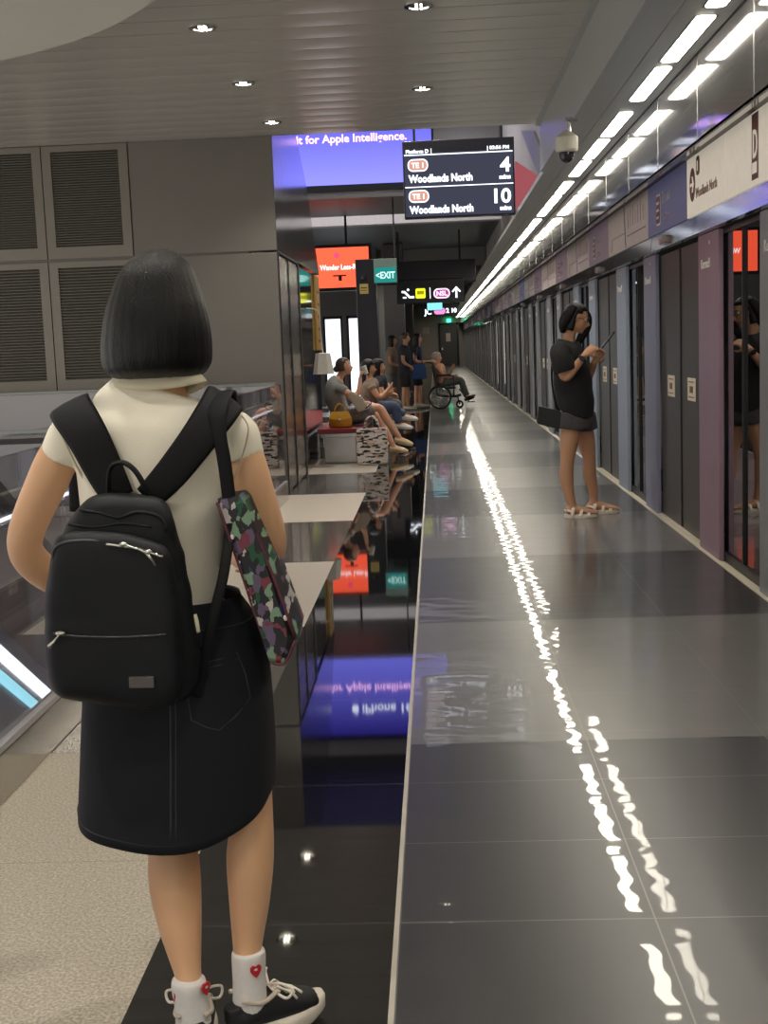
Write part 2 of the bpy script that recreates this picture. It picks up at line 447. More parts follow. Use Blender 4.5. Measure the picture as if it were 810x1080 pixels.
bm = bmesh.new(); box(bm, -8, 3, YEND, YEND+.3, 0, 3.8); struct('wall_end', bm, P('warm_grey_wall2', (168, 160, 150), .5, .0))
bm = bmesh.new(); box(bm, .36, 1.36, YEND-.06, YEND, 0.02, 2.5, bev=.01); d = struct('door_1', bm, P('grey_door', (90, 90, 92), .5))
bm = bmesh.new(); box(bm, .24, .36, YEND-.1, YEND, 0, 2.62); box(bm, 1.36, 1.48, YEND-.1, YEND, 0, 2.62); box(bm, .24, 1.48, YEND-.1, YEND, 2.5, 2.62); obj('door_frame', bm, BLK, d, False)
bm = bmesh.new(); box(bm, .7, .98, YEND-.075, YEND-.06, 1.5, 2.0); obj('notice', bm, P('pinkish_notice', (220, 200, 196), .6), d, False)
bm = bmesh.new(); box(bm, .42, .5, YEND-.12, YEND-.06, 1.0, 1.14, bev=.01); obj('door_handle', bm, CHROME, d, False)
# tunnel behind the platform screen doors
bm = bmesh.new(); box(bm, 4.3, 4.4, -6, YEND, -1.5, 4); struct('wall_tunnel', bm, TUN)
plane('floor', 1.98, 4.3, -6, YEND, -1.2, TUN)
bm = bmesh.new(); box(bm, 1.8, 4.3, -6, YEND, 2.6, 2.7); struct('ceiling', bm, TUN)
bm = bmesh.new(); box(bm, 1.70, 1.85, -6, YEND, 2.12, 2.62); struct('trim_9', bm, DGREY)
bm = bmesh.new(); box(bm, 1.3, 4.4, -6.1, -6, -1.2, 3.5); struct('wall_back_right', bm, DGREY)
# curved bulkhead over the camera's left
c3 = [atz(0, 64, 3.2), atz(85, 41, 3.2), atz(160, 2, 3.2)]
ax_, ay_, bx_, by_, cx_, cy_ = c3[0].x, c3[0].y, c3[1].x, c3[1].y, c3[2].x, c3[2].y
dd = 2*(ax_*(by_-cy_)+bx_*(cy_-ay_)+cx_*(ay_-by_))
ux = ((ax_**2+ay_**2)*(by_-cy_)+(bx_**2+by_**2)*(cy_-ay_)+(cx_**2+cy_**2)*(ay_-by_))/dd
uy = ((ax_**2+ay_**2)*(cx_-bx_)+(bx_**2+by_**2)*(ax_-cx_)+(cx_**2+cy_**2)*(bx_-ax_))/dd
rad_ = math.hypot(ax_-ux, ay_-uy)
bm = bmesh.new()
lathe(bm, (ux, uy, 0), [(rad_-.2, 3.2), (rad_, 3.2), (rad_+.03, 3.215), (rad_+.05, 3.25), (rad_+.05, 3.5)], 96)
bmesh.ops.holes_fill(bm, edges=bm.edges[:])
struct('ceiling_curved', bm, P('curved_soffit_paint', (206, 205, 192), .4, .0, .02, 2), smooth='a')

# vent panels of the louvre wall
def vent(x1, z0, z1, label):
    r = empty('vent_panel', (x1-.41, 12.0, z0), label, 'vent panel', 'louvred vent panels on the left wall')
    x0 = x1-.82; a, b, c, d = x0+.09, x1-.09, z0+.11, z1-.06
    bm = bmesh.new()
    box(bm, x0+.005, a, 11.995, 12.02, z0+.005, z1-.005); box(bm, b, x1-.005, 11.995, 12.02, z0+.005, z1-.005); box(bm, a, b, 11.995, 12.02, z0+.005, c); box(bm, a, b, 11.995, 12.02, d, z1-.005)
    obj('frame', bm, WALLF, r, False)
    bm = bmesh.new(); n = 38
    for k in range(n):
        z = c+(d-c)*(k+.5)/n; h_ = (d-c)/n
        prism(bm, [V((a, 11.999, z-h_*.5)), V((a, 11.999, z-h_*.3)), V((a, 12.018, z+h_*.42)), V((a, 12.018, z+h_*.2))], V((b-a, 0, 0)))
    obj('louvre', bm, LOUV, r, False)
    return r
v0 = vent(-2.804, 2.305, 3.35, 'louvred vent panel in the upper row beside the plain panels, above the bob-haired woman')
v1 = vent(-2.804, 1.06, 2.285, 'louvred vent panel in the lower row, half behind the black bob')
vn = ['second', 'third', 'fourth', 'fifth', 'sixth']
for k in range(1, 6):
    dup(v0, (-.82*k, 0, 0), 'louvred vent panel in the upper row, %s from the plain panels' % vn[k-1]); dup(v1, (-.82*k, 0, 0), 'louvred vent panel in the lower row, %s from the plain panels' % vn[k-1])

# ================================================================== PLATFORM SCREEN DOORS
def psd_door(c, label):
    r = empty('platform_screen_door', (1.73, c, 0), label, 'door', 'sliding platform screen doors')
    for s in (-1, 1):
        a, b = (c-.79, c-.004) if s < 0 else (c+.004, c+.79)
        bm = bmesh.new(); box(bm, 1.73, 1.77, a, b, .01, 1.975, bev=.003)
        leaf = obj('door_leaf', bm, DARKM, r, 'a')
        bm = bmesh.new(); box(bm, 1.7255, 1.7295, c+s*.37-.13, c+s*.37+.13, .93, 1.085, bev=.002)
        st = obj('sticker', bm, P('cream_sticker', (226, 214, 190), .5), leaf, 'a'); st['label'] = 'cream safety sticker'
        bm = bmesh.new()
        box(bm, 1.723, 1.726, c+s*.37-.05, c+s*.37+.05, .985, 1.03); box(bm, 1.723, 1.726, c+s*.37-.09, c+s*.37+.09, 1.055, 1.062)
        box(bm, 1.723, 1.726, c+s*.37-.09, c+s*.37+.09, .952, .959)
        m_ = obj('sticker_print', bm, BROWN, leaf, False)
        bm = bmesh.new(); e = c+s*.006; box(bm, 1.723, 1.73, min(e, e+s*.012), max(e, e+s*.012), .02, 1.97)
        obj('edge_seal', bm, BLK, leaf, False)
    bm = bmesh.new(); box(bm, 1.70, 1.80, c-.79, c+.79, .0, .008); obj('sill', bm, SILL, r, False)
    return r
def psd_fixed(c, label, wraps):
    """two posts and a double glass pane between this door and the next"""
    y0 = c+.79
    r = empty('glass_screen_bay', (1.73, y0, 0), label, 'glass screen', 'fixed glass bays between platform doors')
    for (a, b), w in zip(((y0, y0+.54), (y0+1.50, y0+2.07)), wraps):
        bm = bmesh.new(); box(bm, 1.69, 1.722, a+.002, b-.002, 0, 1.99, bev=.004); p_ = obj('post', bm, w, r, 'a')
        bm = bmesh.new(); lathe(bm, (1.69, (a+b)/2-.05, 1.93), [(.012, 0), (.012, .004)], 12, (Y_, Z_, -X_)); obj('sensor', bm, WHT, p_, 'a')
        txt('lettering', 'Kemsell', .085, WHT, p_, (1.6885, b-.09, 1.78), -Y_, Z_, sx=.95)
    bm = bmesh.new(); box(bm, 1.735, 1.75, y0+.5, y0+1.55, .06, 1.96); obj('pane', bm, GLASSP, r, False)
    bm = bmesh.new()
    box(bm, 1.723, 1.76, y0+.5, y0+1.55, 0, .06); box(bm, 1.723, 1.76, y0+.5, y0+1.55, 1.96, 1.99); box(bm, 1.72, 1.734, y0+1.03, y0+1.045, .06, 1.96)
    obj('pane_frame', bm, BLK, r, False)
    return r
C0 = 9.02; PER = 3.65
D0 = psd_door(C0, 'dark sliding platform door pair nearest to the camera, two cream stickers')
NB = 18
whered = {1: 'dark sliding platform door pair right behind the woman in black, second from camera'}
for k in range(1, NB):
    dup(D0, (0, PER*k, 0), whered.get(k, 'dark sliding platform door pair, %s from the camera' % ORD[k]))
dup(D0, (0, -PER, 0), 'dark sliding platform door pair beside the camera, before the mauve post')
dup(D0, (0, -2*PER, 0), 'dark sliding platform door pair behind the camera, out of the photo')
G0 = psd_fixed(C0-PER, 'glass screen bay at right edge, mauve post, mirroring the woman in black', (POSTG, PINKW))
GB = psd_fixed(C0-2*PER, 'glass screen bay beside the camera, out of the photo at right', (POSTG, POSTG))
G1 = psd_fixed(C0, 'narrow glass screen bay between lilac and pale blue posts, first beyond nearest doors', (LILAW, BLUEW))
for k in range(1, NB):
    g = dup(G1, (0, PER*k, 0), 'glass screen bay with steel posts just beyond the %s door pair' % ORD[k])
    for ch in g.children:
        if ch.name.startswith('post'): 
            ch.material_slots[0].link = 'OBJECT'; ch.material_slots[0].material = BLUEW if k == 1 else POSTG
# chrome header strip segments
def header(y0, y1):
    bm = bmesh.new(); prism(bm, [V((1.655, y0+.008, 2.0)), V((1.69, y0+.008, 1.993)), V((1.69, y0+.008, 2.115)), V((1.672, y0+.008, 2.115))], V((0, y1-y0-.016, 0)))
    return obj('header_strip', bm, P('header_steel', (185, 188, 190), .13, 1, .1, 2, bump=.2, bscale=2), base=(1.67, y0, 1.98), smooth=False)
seg = []
h0 = header(C0-.8, C0+.8); tag(h0, 'chrome header strip over the nearest dark platform doors', 'header strip', 'chrome header strips')
bm = bmesh.new(); box(bm, 1.63, 1.672, C0+.05, C0+.28, 2.02, 2.075, bev=.01); obj('sensor_box', bm, P('grey_brown_box', (140, 126, 124), .3, .3), h0, 'a')
h1 = header(C0+.8, C0+PER-.8); tag(h1, 'plain chrome header strip above the lilac and pale blue posts', 'header strip', 'chrome header strips')
dup(h1, (0, -PER, 0), 'plain chrome header strip above the mauve post and mirroring glass')
dup(h0, (0, -PER, 0), 'chrome header strip over the door pair beside the camera'); dup(h1, (0, -2*PER, 0), 'plain chrome header strip beside the camera, out of the photo'); dup(h0, (0, -2*PER, 0), 'chrome header strip over the door pair behind the camera')
for k in range(1, NB-1):
    dup(h0, (0, PER*k, 0), 'chrome header strip over the %s dark door pair from the camera' % ORD[k]); dup(h1, (0, PER*k, 0), 'chrome header strip over the glass bay beyond the %s door pair' % ORD[k])
# signage band over the doors
def panel(y0, y1, mat, name, label, cat='sign'):
    bm = bmesh.new(); box(bm, 1.672, 1.70, y0+.006, y1-.006, 2.125, 2.515, bev=.002)
    return tag(obj(name, bm, mat, base=(1.69, y0, 2.12), smooth='a'), label, cat)
XS = 1.671
p = panel(7.40, 8.49, BEIGE, 'direction_sign', 'beige panel with arrow roundel and Woodlands North in brown letters')
bm = bmesh.new(); flat(bm, [(.085*math.cos(a), .105*math.sin(a)) for a in [2*PI*k/28 for k in range(28)]], (XS, 8.30, 2.32), -Y_, Z_); obj('roundel', bm, BROWN, p, False)
bm = bmesh.new(); flat(bm, [(-.055, -.01), (.02, -.01), (-.005, -.05), (.02, -.05), (.058, 0), (.02, .05), (-.005, .05), (.02, .01), (-.055, .01)], (XS-.003, 8.30, 2.32), -Y_, Z_); obj('arrow', bm, BEIGE, p, False)
bm = bmesh.new(); flat(bm, rrect(.10, .115, .03), (XS, 8.18, 2.36), -Y_, Z_); obj('number_badge', bm, BROWN, p, False)
txt('number', '1', .08, BEIGE, p, (XS-.003, 8.155, 2.39), -Y_, Z_, bold=.003)
txt('lettering', 'Woodlands North', .088, P('light_brown_ink', (150, 122, 112), .5), p, (XS, 8.20, 2.225), -Y_, Z_, width=.60)
p = panel(5.2, 7.39, BEIGE, 'platform_sign', 'beige panel with tall brown letter D badge at the right edge')
pz = panel(.6, 5.19, BEIGE, 'blank_sign_panel', 'plain beige panel beside the camera, out of the photo at right')
bm = bmesh.new(); flat(bm, [(0, 0), (.13, 0), (.13, .33), (0, .33)], (XS, 6.78, 2.155), -Y_, Z_); obj('letter_badge', bm, BROWN, p, False)
txt('letter', 'D', .2, BEIGE, p, (XS-.003, 6.757, 2.265), -Y_, Z_, bold=.002, width=.085)
bm = bmesh.new(); flat(bm, [(.02, .03), (.11, .03), (.11, .085), (.02, .085)], (XS-.003, 6.78, 2.155), -Y_, Z_); obj('badge_bar', bm, BEIGE, p, False)
for k in range(17):
    y0 = 8.5+3.74*k
    lab = 'indigo door number panel with pale badge above the nearest doors' if k == 0 else 'plum door number panel, %s from the camera above the doors' % ORD[k]
    p = panel(y0, y0+1.5, INDIGO if k % 4 == 0 else PLUM, 'door_number_sign', lab); p['group'] = 'door number panels over the platform doors'
    if k < 6:
        bm = bmesh.new(); flat(bm, rrect(.17, .22, .03), (XS, y0+1.12, 2.18), -Y_, Z_); obj('badge_rim', bm, WHITEP, p, False)
        bm = bmesh.new(); flat(bm, rrect(.145, .195, .025), (XS-.0025, y0+1.108, 2.1925), -Y_, Z_); obj('badge', bm, P('badge_plum', (130, 80, 92), .5), p, False)
        for j in range(3):
            bm = bmesh.new(); flat(bm, [(0, 0), (.1, 0), (.1, .018), (0, .018)], (XS-.005, y0+1.085, 2.225+j*.052), -Y_, Z_); obj('badge_line', bm, WHITEP, p, False)
        txt('lettering', 'Bound', .12, P('pale_lilac_ink', (176, 170, 186), .5), p, (XS, y0+.88, 2.32), -Y_, Z_, bold=.002)
        txt('lettering', '12-30mm', .07, P('pale_lilac_ink', (176, 170, 186), .5), p, (XS, y0+.88, 2.20), -Y_, Z_)
    lab = 'whitish route map panel split by a slanted seam, beyond the indigo panel' if k == 0 else 'whitish route map panel beyond the %s plum panel' % ORD[k-1]
    p = panel(y0+1.5, y0+3.74, P('route_map_white', (214, 202, 198), .45), 'route_map_panel', lab); p['group'] = 'route map panels over the platform doors'
    if k < 7:
        bm = bmesh.new()
        flat(bm, [(0, 0), (.02, 0), (-.06, .36), (-.075, .36)], (XS, y0+2.65, 2.14), -Y_, Z_); obj('seam', bm, DGREY, p, False)
        bm = bmesh.new()
        flat(bm, [(0, 0), (.95, .0), (.95, .012), (0, .012)], (XS, y0+2.55, 2.22), -Y_, Z_)
        for j in range(7): flat(bm, [(0, 0), (.01, 0), (.01, .12+.02*(j % 3)), (0, .12+.02*(j % 3))], (XS, y0+2.5-j*.13, 2.29), -Y_, Z_)
        flat(bm, [(0, 0), (.012, 0), (.012, .1), (0, .1)], (XS, y0+3.5, 2.16), -Y_, Z_)
        flat(bm, [(0, 0), (.8, .0), (.8, .008), (0, .008)], (XS, y0+3.5, 2.26), -Y_, Z_)
        obj('route_line', bm, P('route_pink', (178, 130, 138), .5), p, False)

# ceiling lights in the soffit
bm = bmesh.new(); flat(bm, [(a-.047, b) for a, b in rrect(.094, 1.02, .03)], (1.38, 5.3, 2.9185), X_, Y_, -.004)
L0 = obj('soffit_light', bm, LIGHT, base=(1.38, 5.3, 2.92), smooth=False)
tag(L0, 'white rectangular soffit light at the top right corner, nearest of the row', 'ceiling light', 'platform-edge soffit lights')
bm = bmesh.new(); flat(bm, [(a-.06, b-.01) for a, b in rrect(.12, 1.06, .035)], (1.38, 5.3, 2.9195), X_, Y_, -.002); obj('rim', bm, CHROME, L0, False)
n_ = 0
for g in range(-3, 19):
    for j, o_ in enumerate((0, 1.18, 2.34)):
        if g == 0 and j == 0: continue
        y0 = 3.78*g+o_
        if g >= 0: n_ += 1
        if g < 0: lab = 'white rectangular soffit light overhead, behind the top right corner one'
        elif n_ < 16: lab = 'white rectangular soffit light, %s of the platform-edge row from the camera' % ORD[n_]
        else: lab = 'tiny white soffit light at the far end of the platform-edge row'
        dup(L0, (0, y0, 0), lab)
# downlights in the slatted ceiling
def downlight(x, y, label):
    r = empty('downlight', (x, y, 3.345), label, 'ceiling light', 'round downlights in the slatted ceiling')
    bm = bmesh.new(); lathe(bm, (x, y, 3.345), [(.085, 0), (.085, -.006), (.066, -.006), (.06, .02)], 28); obj('rim', bm, CHROME, r, 'a')
    bm = bmesh.new(); lathe(bm, (x, y, 3.345), [(.062, .018), (.062, .02)], 24); obj('reflector', bm, BLK, r, 'a')
    bm = bmesh.new(); box(bm, x-.02, x-.005, y-.05, y+.05, 3.335, 3.362); box(bm, x+.01, x+.02, y-.05, y+.05, 3.335, 3.362); obj('lamp', bm, EM('downlight_lamp', (255, 244, 220), 9), r, False)
    return r
d0 = downlight(-1.35, 7.96, 'round downlight in the slatted ceiling, nearest of the left three')
dup(d0, (0, 1.65, 0), 'round downlight in the slatted ceiling, middle of the left three')
dup(d0, (0, 3.3, 0), 'round downlight in the slatted ceiling, farthest of the left three near the wall')
for k in range(1, 6): dup(d0, (0, -1.65*k, 0), 'round downlight overhead on the left, out of the photo above the camera')
d1 = dup(d0, (1.32, 2.15, 0), 'small round fitting alone in the middle of the slatted ceiling')
for k in range(1, 5): dup(d0, (1.32, 2.15-2.4*k, 0), 'round downlight overhead in the middle, out of the photo above the camera')

# hanging security camera
cx, cy = .985, 9.3
r = empty('security_camera', (cx, cy, 2.6), 'grey dome security camera hanging from the soffit edge', 'security camera')
bm = bmesh.new(); lathe(bm, (cx+.02, cy, 0), [(.03, 2.93), (.03, 2.915), (.014, 2.91), (.014, 2.83)], 16); box(bm, cx-.01, cx+.08, cy-.03, cy+.03, 2.915, 2.935); obj('stem', bm, STEEL, r, 'a')
bm = bmesh.new(); lathe(bm, (cx, cy, 0), [(.02, 2.85), (.035, 2.84), (.07, 2.81), (.082, 2.80), (.082, 2.715), (.075, 2.70), (.05, 2.695)], 28); obj('housing', bm, P('pale_housing', (190, 186, 172), .4), r, 'a')
bm = bmesh.new(); lathe(bm, (cx, cy, 0), [(.055, 2.70), (.055, 2.68), (.045, 2.65), (.025, 2.63), (.005, 2.622)], 24); obj('dome', bm, P('smoked_dome', (40, 40, 46), .08, 0), r, 'a')

# departure display
Y0 = 16.0
a = at(424, 151, Y0); b = at(543, 226, Y0)
x0, x1 = a.x, b.x+.01; z1, z0 = a.z, b.z
r = empty('departure_display', ((x0+x1)/2, Y0, z0), 'dark hanging departure display listing Woodlands North 4 and 10 mins', 'display sign')
bm = bmesh.new(); box(bm, x0, x1, Y0, Y0+.14, z0, z1+.02, bev=.01); obj('housing', bm, P('display_housing', (50, 50, 58), .4), r, 'a')
bm = bmesh.new(); box(bm, x0+.02, x1-.02, Y0-.006, Y0+.002, z0+.02, z1-.13); obj('screen', bm, EM('display_dark', (58, 60, 74), .9), r, False)
bm = bmesh.new()
for xx in (x0+.15, x1-.15): box(bm, xx-.015, xx+.015, Y0+.05, Y0+.08, z1, 6.62)
obj('hanger', bm, DGREY, r, False)
WE = EM('display_white', (235, 240, 250), 1.6)
W_, H_ = x1-x0, z1-z0
U, Vd = X_, Z_
yl = Y0-.009
txt('lettering', 'Platform D', .06, WE, r, (x0+.04, yl, z1-.13), U, Vd, bold=.002, width=.28)
txt('lettering', '03:56 PM', .055, WE, r, (x1-.06, yl, z1-.12), U, Vd, 'RIGHT', bold=.002, width=.24)
bm = bmesh.new(); box(bm, x0+.02, x1-.02, yl-.002, yl+.002, z1-.158, z1-.146); box(bm, x0+.02, x1-.02, yl-.002, yl+.002, z0+.372, z0+.382); box(bm, x1-.33, x1-.322, yl-.002, yl+.002, z1-.15, z1-.08); box(bm, x0+.35, x0+.358, yl-.002, yl+.002, z1-.15, z1-.08); obj('divider', bm, WE, r, False)
for i, (num, zb) in enumerate((('4', z0+.375), ('10', z0+.0))):
    bm = bmesh.new(); flat(bm, rrect(.25, .15, .065), (x0+.06, yl, zb+.19), U, Vd, -.002); obj('badge_rim', bm, WE, r, False)
    bm = bmesh.new(); flat(bm, rrect(.222, .122, .052), (x0+.074, yl-.003, zb+.204), U, Vd, -.002); obj('badge', bm, EM('badge_brown', (196, 140, 122), 1), r, False)
    txt('badge_text', 'TE 1', .085, WE, r, (x0+.187, yl-.007, zb+.235), U, Vd, 'CENTER', bold=.002)
    txt('lettering', 'Woodlands North', .125, WE, r, (x0+.07, yl, zb+.06), U, Vd, bold=.005, width=.79)
    txt('number', num, .24, WE, r, (x1-.05, yl, zb+.15), U, Vd, 'RIGHT', bold=.006, sx=1.05)
    txt('unit', 'mins', .075, WE, r, (x1-.05, yl, zb+.06), U, Vd, 'RIGHT', bold=.003)

# big blue advertising screen
def grad(name, c0, c1, z0, z1, st):
    t = NT(name); p_, q = t.pos(); f = t.math('DIVIDE', t.math('SUBTRACT', q[2], z0), z1-z0)
    rp = t.n('ShaderNodeValToRGB'); rp.color_ramp.elements[0].color = S(c0); rp.color_ramp.elements[1].color = S(c1); t.l(f, rp.inputs[0])
    e = t.n('ShaderNodeEmission', _Strength=st); t.l(rp.outputs[0], e.inputs[0]); t.l(e.outputs[0], t.out.inputs[0]); return t.m
ys = 23.7
r = empty('advertising_screen', (-1.5, ys, 4.33), 'large blue advertising screen high above the platform', 'screen')
bm = bmesh.new(); box(bm, -3.1, .1, ys, ys+.14, 4.22, 6.2, bev=.01); obj('frame', bm, BLK, r, 'a')
bm = bmesh.new(); box(bm, -3.02, .06, ys-.01, ys+.001, 4.34, 6.1); obj('picture', bm, grad('blue_picture', (124, 124, 248), (40, 32, 130), 4.34, 6.1, 1.25), r, False)
PK = EM('pink_letters', (250, 190, 250), 1.7)
qt = at(363, 150, ys); txt('lettering', 'Built for Apple Intelligence.', .2, PK, r, (qt.x, ys-.014, qt.z), X_, Z_, 'CENTER', bold=.004, width=2.28)
txt('lettering', 'iPhone 16', .235, EM('white_letters', (225, 232, 255), 1.7), r, (-1.15, ys-.014, 5.50), X_, Z_, 'CENTER', bold=.004, width=.95)
bm = bmesh.new()
ap = [(0, .13), (.02, .138), (.045, .13), (.062, .105), (.055, .085), (.052, .065), (.066, .045), (.055, .015), (.035, -.01), (.015, -.005), (0, -.002), (-.015, -.005), (-.035, -.01), (-.058, .02), (-.07, .06), (-.062, .105), (-.045, .13), (-.02, .138)]
flat(bm, ap, (-1.76, ys-.014, 5.51), X_, Z_, -.003); flat(bm, [(0, .145), (.005, .175), (.03, .19), (.027, .16)], (-1.76, ys-.014, 5.51), X_, Z_, -.003)
obj('emblem', bm, EM('white_letters', (225, 232, 255), 1.7), r, False)
# orange screen
yo = 24.8-1.6
a = at(336, 262, yo); b = at(390, 302, yo)
r = empty('orange_screen', ((a.x+b.x)/2, yo, b.z), 'orange advertising screen hanging left of the black pylon', 'screen')
bm = bmesh.new(); box(bm, a.x-.35, b.x+.05, yo, yo+.1, b.z-.06, a.z+.06, bev=.01); obj('frame', bm, BLK, r, 'a')
bm = bmesh.new(); box(bm, a.x-.3, b.x, yo-.008, yo+.001, b.z, a.z); obj('picture', bm, EM('orange_picture', (252, 92, 62), 1.15), r, False)
bm = bmesh.new(); flat(bm, [(.05*math.cos(k), .05*math.sin(k)) for k in [2*PI*j/16 for j in range(16)]], (b.x-.58, yo-.01, a.z-.14), X_, Z_, -.003); obj('motif', bm, EM('motif_pink', (230, 70, 110), 1.1), r, False)
txt('lettering', 'Wander Less-Ride', .13, EM('orange_white', (255, 225, 225), 1.3), r, (b.x-.5, yo-.012, b.z+.32), X_, Z_, 'CENTER', bold=.004, sx=.8)
bm = bmesh.new(); box(bm, b.x-.66, b.x-.42, yo-.012, yo-.008, b.z+.2, b.z+.225); box(bm, b.x-.56, b.x-.5, yo-.012, yo-.008, b.z+.12, b.z+.2); obj('motif', bm, BLK, r, False)
bm = bmesh.new(); box(bm, b.x-.42, b.x-.38, yo+.03, yo+.07, a.z+.05, 3.745); obj('hanger', bm, BLK, r, False)
# black pylon
yp = 21.0
bm = bmesh.new(); box(bm, -1.26, -.93, yp, yp+.4, 0, 2.80, bev=.01)
r = obj('information_pylon', bm, P('pylon_black', (26, 27, 34), .3), smooth='a'); tag(r, 'tall black square pylon behind the seated women', 'pylon')
bm = bmesh.new(); box(bm, -1.2, -1.06, yp-.012, yp, 2.24, 2.40, bev=.003); o = obj('notice', bm, P('yellow_notice', (170, 150, 84), .5), r, 'a')
bm = bmesh.new(); box(bm, -1.18, -1.08, yp-.014, yp-.011, 2.33, 2.345); box(bm, -1.18, -1.08, yp-.014, yp-.011, 2.29, 2.30); obj('notice_print', bm, BLK, o, False)
bm = bmesh.new(); ball(bm, (-1.13, yp-.01, 2.5), .05); obj('camera_dome', bm, P('smoked_dome', (40, 40, 46), .08, 0), r)
# exit sign
a = at(394, 281, yp-.2); b = at(419, 298, yp-.2)
r = empty('exit_sign', ((a.x+b.x)/2, yp-.2, b.z), 'hanging green EXIT sign with left arrow beside the black pylon', 'sign')
bm = bmesh.new(); box(bm, a.x, b.x, yp-.2, yp-.12, b.z, a.z+.12, bev=.006); obj('housing', bm, P('pale_green_housing', (110, 130, 122), .4), r, 'a')
bm = bmesh.new(); box(bm, a.x+.015, b.x-.015, yp-.206, yp-.199, b.z+.01, a.z-.02); obj('face', bm, EM('exit_green', (34, 128, 122), .9), r, False)
txt('lettering', '<EXIT', .15, EM('exit_white', (190, 235, 225), 1.2), r, ((a.x+b.x)/2, yp-.209, b.z+.075), X_, Z_, 'CENTER', bold=.003, width=.31)
bm = bmesh.new(); box(bm, b.x-.04, b.x-.015, yp-.17, yp-.15, a.z+.1, 3.745); obj('hanger', bm, DGREY, r, False)
# hanging line sign
yn = 26.0
def A(px, py): return at(px, py, yn)
a, b, c, d_ = A(397, 277), A(502, 299), A(418, 299), A(490, 318)
r = empty('line_direction_sign', ((a.x+b.x)/2, yn, d_.z), 'black hanging direction sign with pink NSL badge, yellow square and up arrow', 'sign')
bm = bmesh.new(); box(bm, a.x-.2, b.x, yn, yn+.2, c.z-.02, a.z, bev=.01); obj('housing', bm, P('sign_black', (30, 30, 38), .35), r, 'a')
bm = bmesh.new(); box(bm, c.x, d_.x, yn-.03, yn+.12, d_.z, c.z+.06, bev=.01); obj('sign_box', bm, P('sign_black2', (14, 16, 26), .3), r, 'a')
yf = yn-.034
def pp(px, py): q = A(px, py); return V((q.x, yf, q.z))
q = pp(461, 313.5); bm = bmesh.new(); flat(bm, rrect(.33, .2, .09), (pp(457, 300).x, yf, pp(457, 315).z), X_, Z_, -.003); obj('badge_rim', bm, EM('nsl_white', (250, 210, 240), 1.3), r, False)
bm = bmesh.new(); flat(bm, rrect(.28, .15, .07), (pp(457, 300).x+.025, yf-.003, pp(457, 315).z+.025), X_, Z_, -.003); obj('badge', bm, EM('nsl_pink', (150, 50, 120), 1.1), r, False)
txt('badge_text', 'NSL', .13, EM('nsl_white', (250, 210, 240), 1.3), r, (pp(457, 300).x+.165, yf-.008, pp(457, 315).z+.055), X_, Z_, 'CENTER', bold=.004)
bm = bmesh.new(); flat(bm, [(-.018, 0), (.018, 0), (.018, .16), (.07, .11), (.092, .13), (0, .23), (-.092, .13), (-.07, .11), (-.018, .16)], (pp(481, 300).x, yf, pp(481, 314).z), X_, Z_, -.003); obj('arrow', bm, WE, r, False)
bm = bmesh.new(); flat(bm, rrect(.2, .2, .03), (pp(438, 300).x, yf, pp(438, 315).z), X_, Z_, -.003); obj('yellow_square', bm, EM('sign_yellow', (222, 226, 40), 1.1), r, False)
bm = bmesh.new(); box(bm, pp(438, 300).x+.03, pp(438, 300).x+.17, yf-.005, yf-.002, pp(438, 315).z+.08, pp(438, 315).z+.15); obj('yellow_square_icon', bm, EM('sign_olive', (150, 150, 20), .8), r, False)
bm = bmesh.new(); box(bm, pp(453, 300).x, pp(453, 300).x+.012, yf-.004, yf, pp(453, 315).z, pp(453, 315).z+.22); obj('divider', bm, WE, r, False)
bm = bmesh.new(); o_ = pp(424, 315)
flat(bm, [(0, .15), (.06, .15), (.17, .04), (.25, .04), (.25, .0), (.15, .0), (.05, .11), (0, .11)], o_, X_, Z_, -.003)
flat(bm, [(.02, .03), (.09, .03), (.09, .0), (.02, .0)], o_, X_, Z_, -.003); flat(bm, [(.1, .17), (.13, .2), (.16, .17), (.13, .14)], o_, X_, Z_, -.003)
obj('escalator_icon', bm, WE, r, False)
bm = bmesh.new()
for px in (420, 485): q = A(px, 277); box(bm, q.x-.02, q.x+.02, yn+.04, yn+.08, q.z-.1, 3.65)
obj('hanger', bm, BLK, r, False)
# signs beyond
yq = 36.0
a, b = at(444, 321, yq), at(483, 333, yq)
r = empty('far_line_sign', ((a.x+b.x)/2, yq, b.z), 'small black line sign seen under the NSL sign, farther down', 'sign')
bm = bmesh.new(); box(bm, a.x, b.x, yq, yq+.12, b.z, a.z, bev=.005); obj('sign_box', bm, P('sign_black2', (14, 16, 26), .3), r, 'a')
bm = bmesh.new(); flat(bm, rrect(.32, .18, .08), (a.x+.36, yq-.004, b.z+.06), X_, Z_, -.003); obj('badge', bm, EM('nsl_pink2', (210, 130, 190), 1.1), r, False)
txt('lettering', 'JC', .2, WE, r, (a.x+.1, yq-.004, b.z+.07), X_, Z_, bold=.006)
txt('lettering', '2 10', .17, WE, r, (b.x-.03, yq-.004, b.z+.1), X_, Z_, 'RIGHT', bold=.006)
bm = bmesh.new()
for xx in (a.x+.1, b.x-.1): box(bm, xx-.015, xx+.015, yq+.04, yq+.07, a.z-.05, 3.66)
obj('hanger', bm, BLK, r, False)
yq = 33.0
a, b = at(450, 318, yq), at(467, 327, yq)
r = empty('cyan_sign', ((a.x+b.x)/2, yq, b.z), 'small pale cyan lit sign under the NSL direction sign', 'sign')
bm = bmesh.new(); box(bm, a.x, b.x, yq, yq+.08, b.z, a.z, bev=.004); obj('housing', bm, BLK, r, 'a')
bm = bmesh.new(); box(bm, a.x+.01, b.x-.01, yq-.006, yq, b.z+.01, a.z-.01); obj('face', bm, EM('cyan_face', (120, 205, 215), 1.2), r, False)
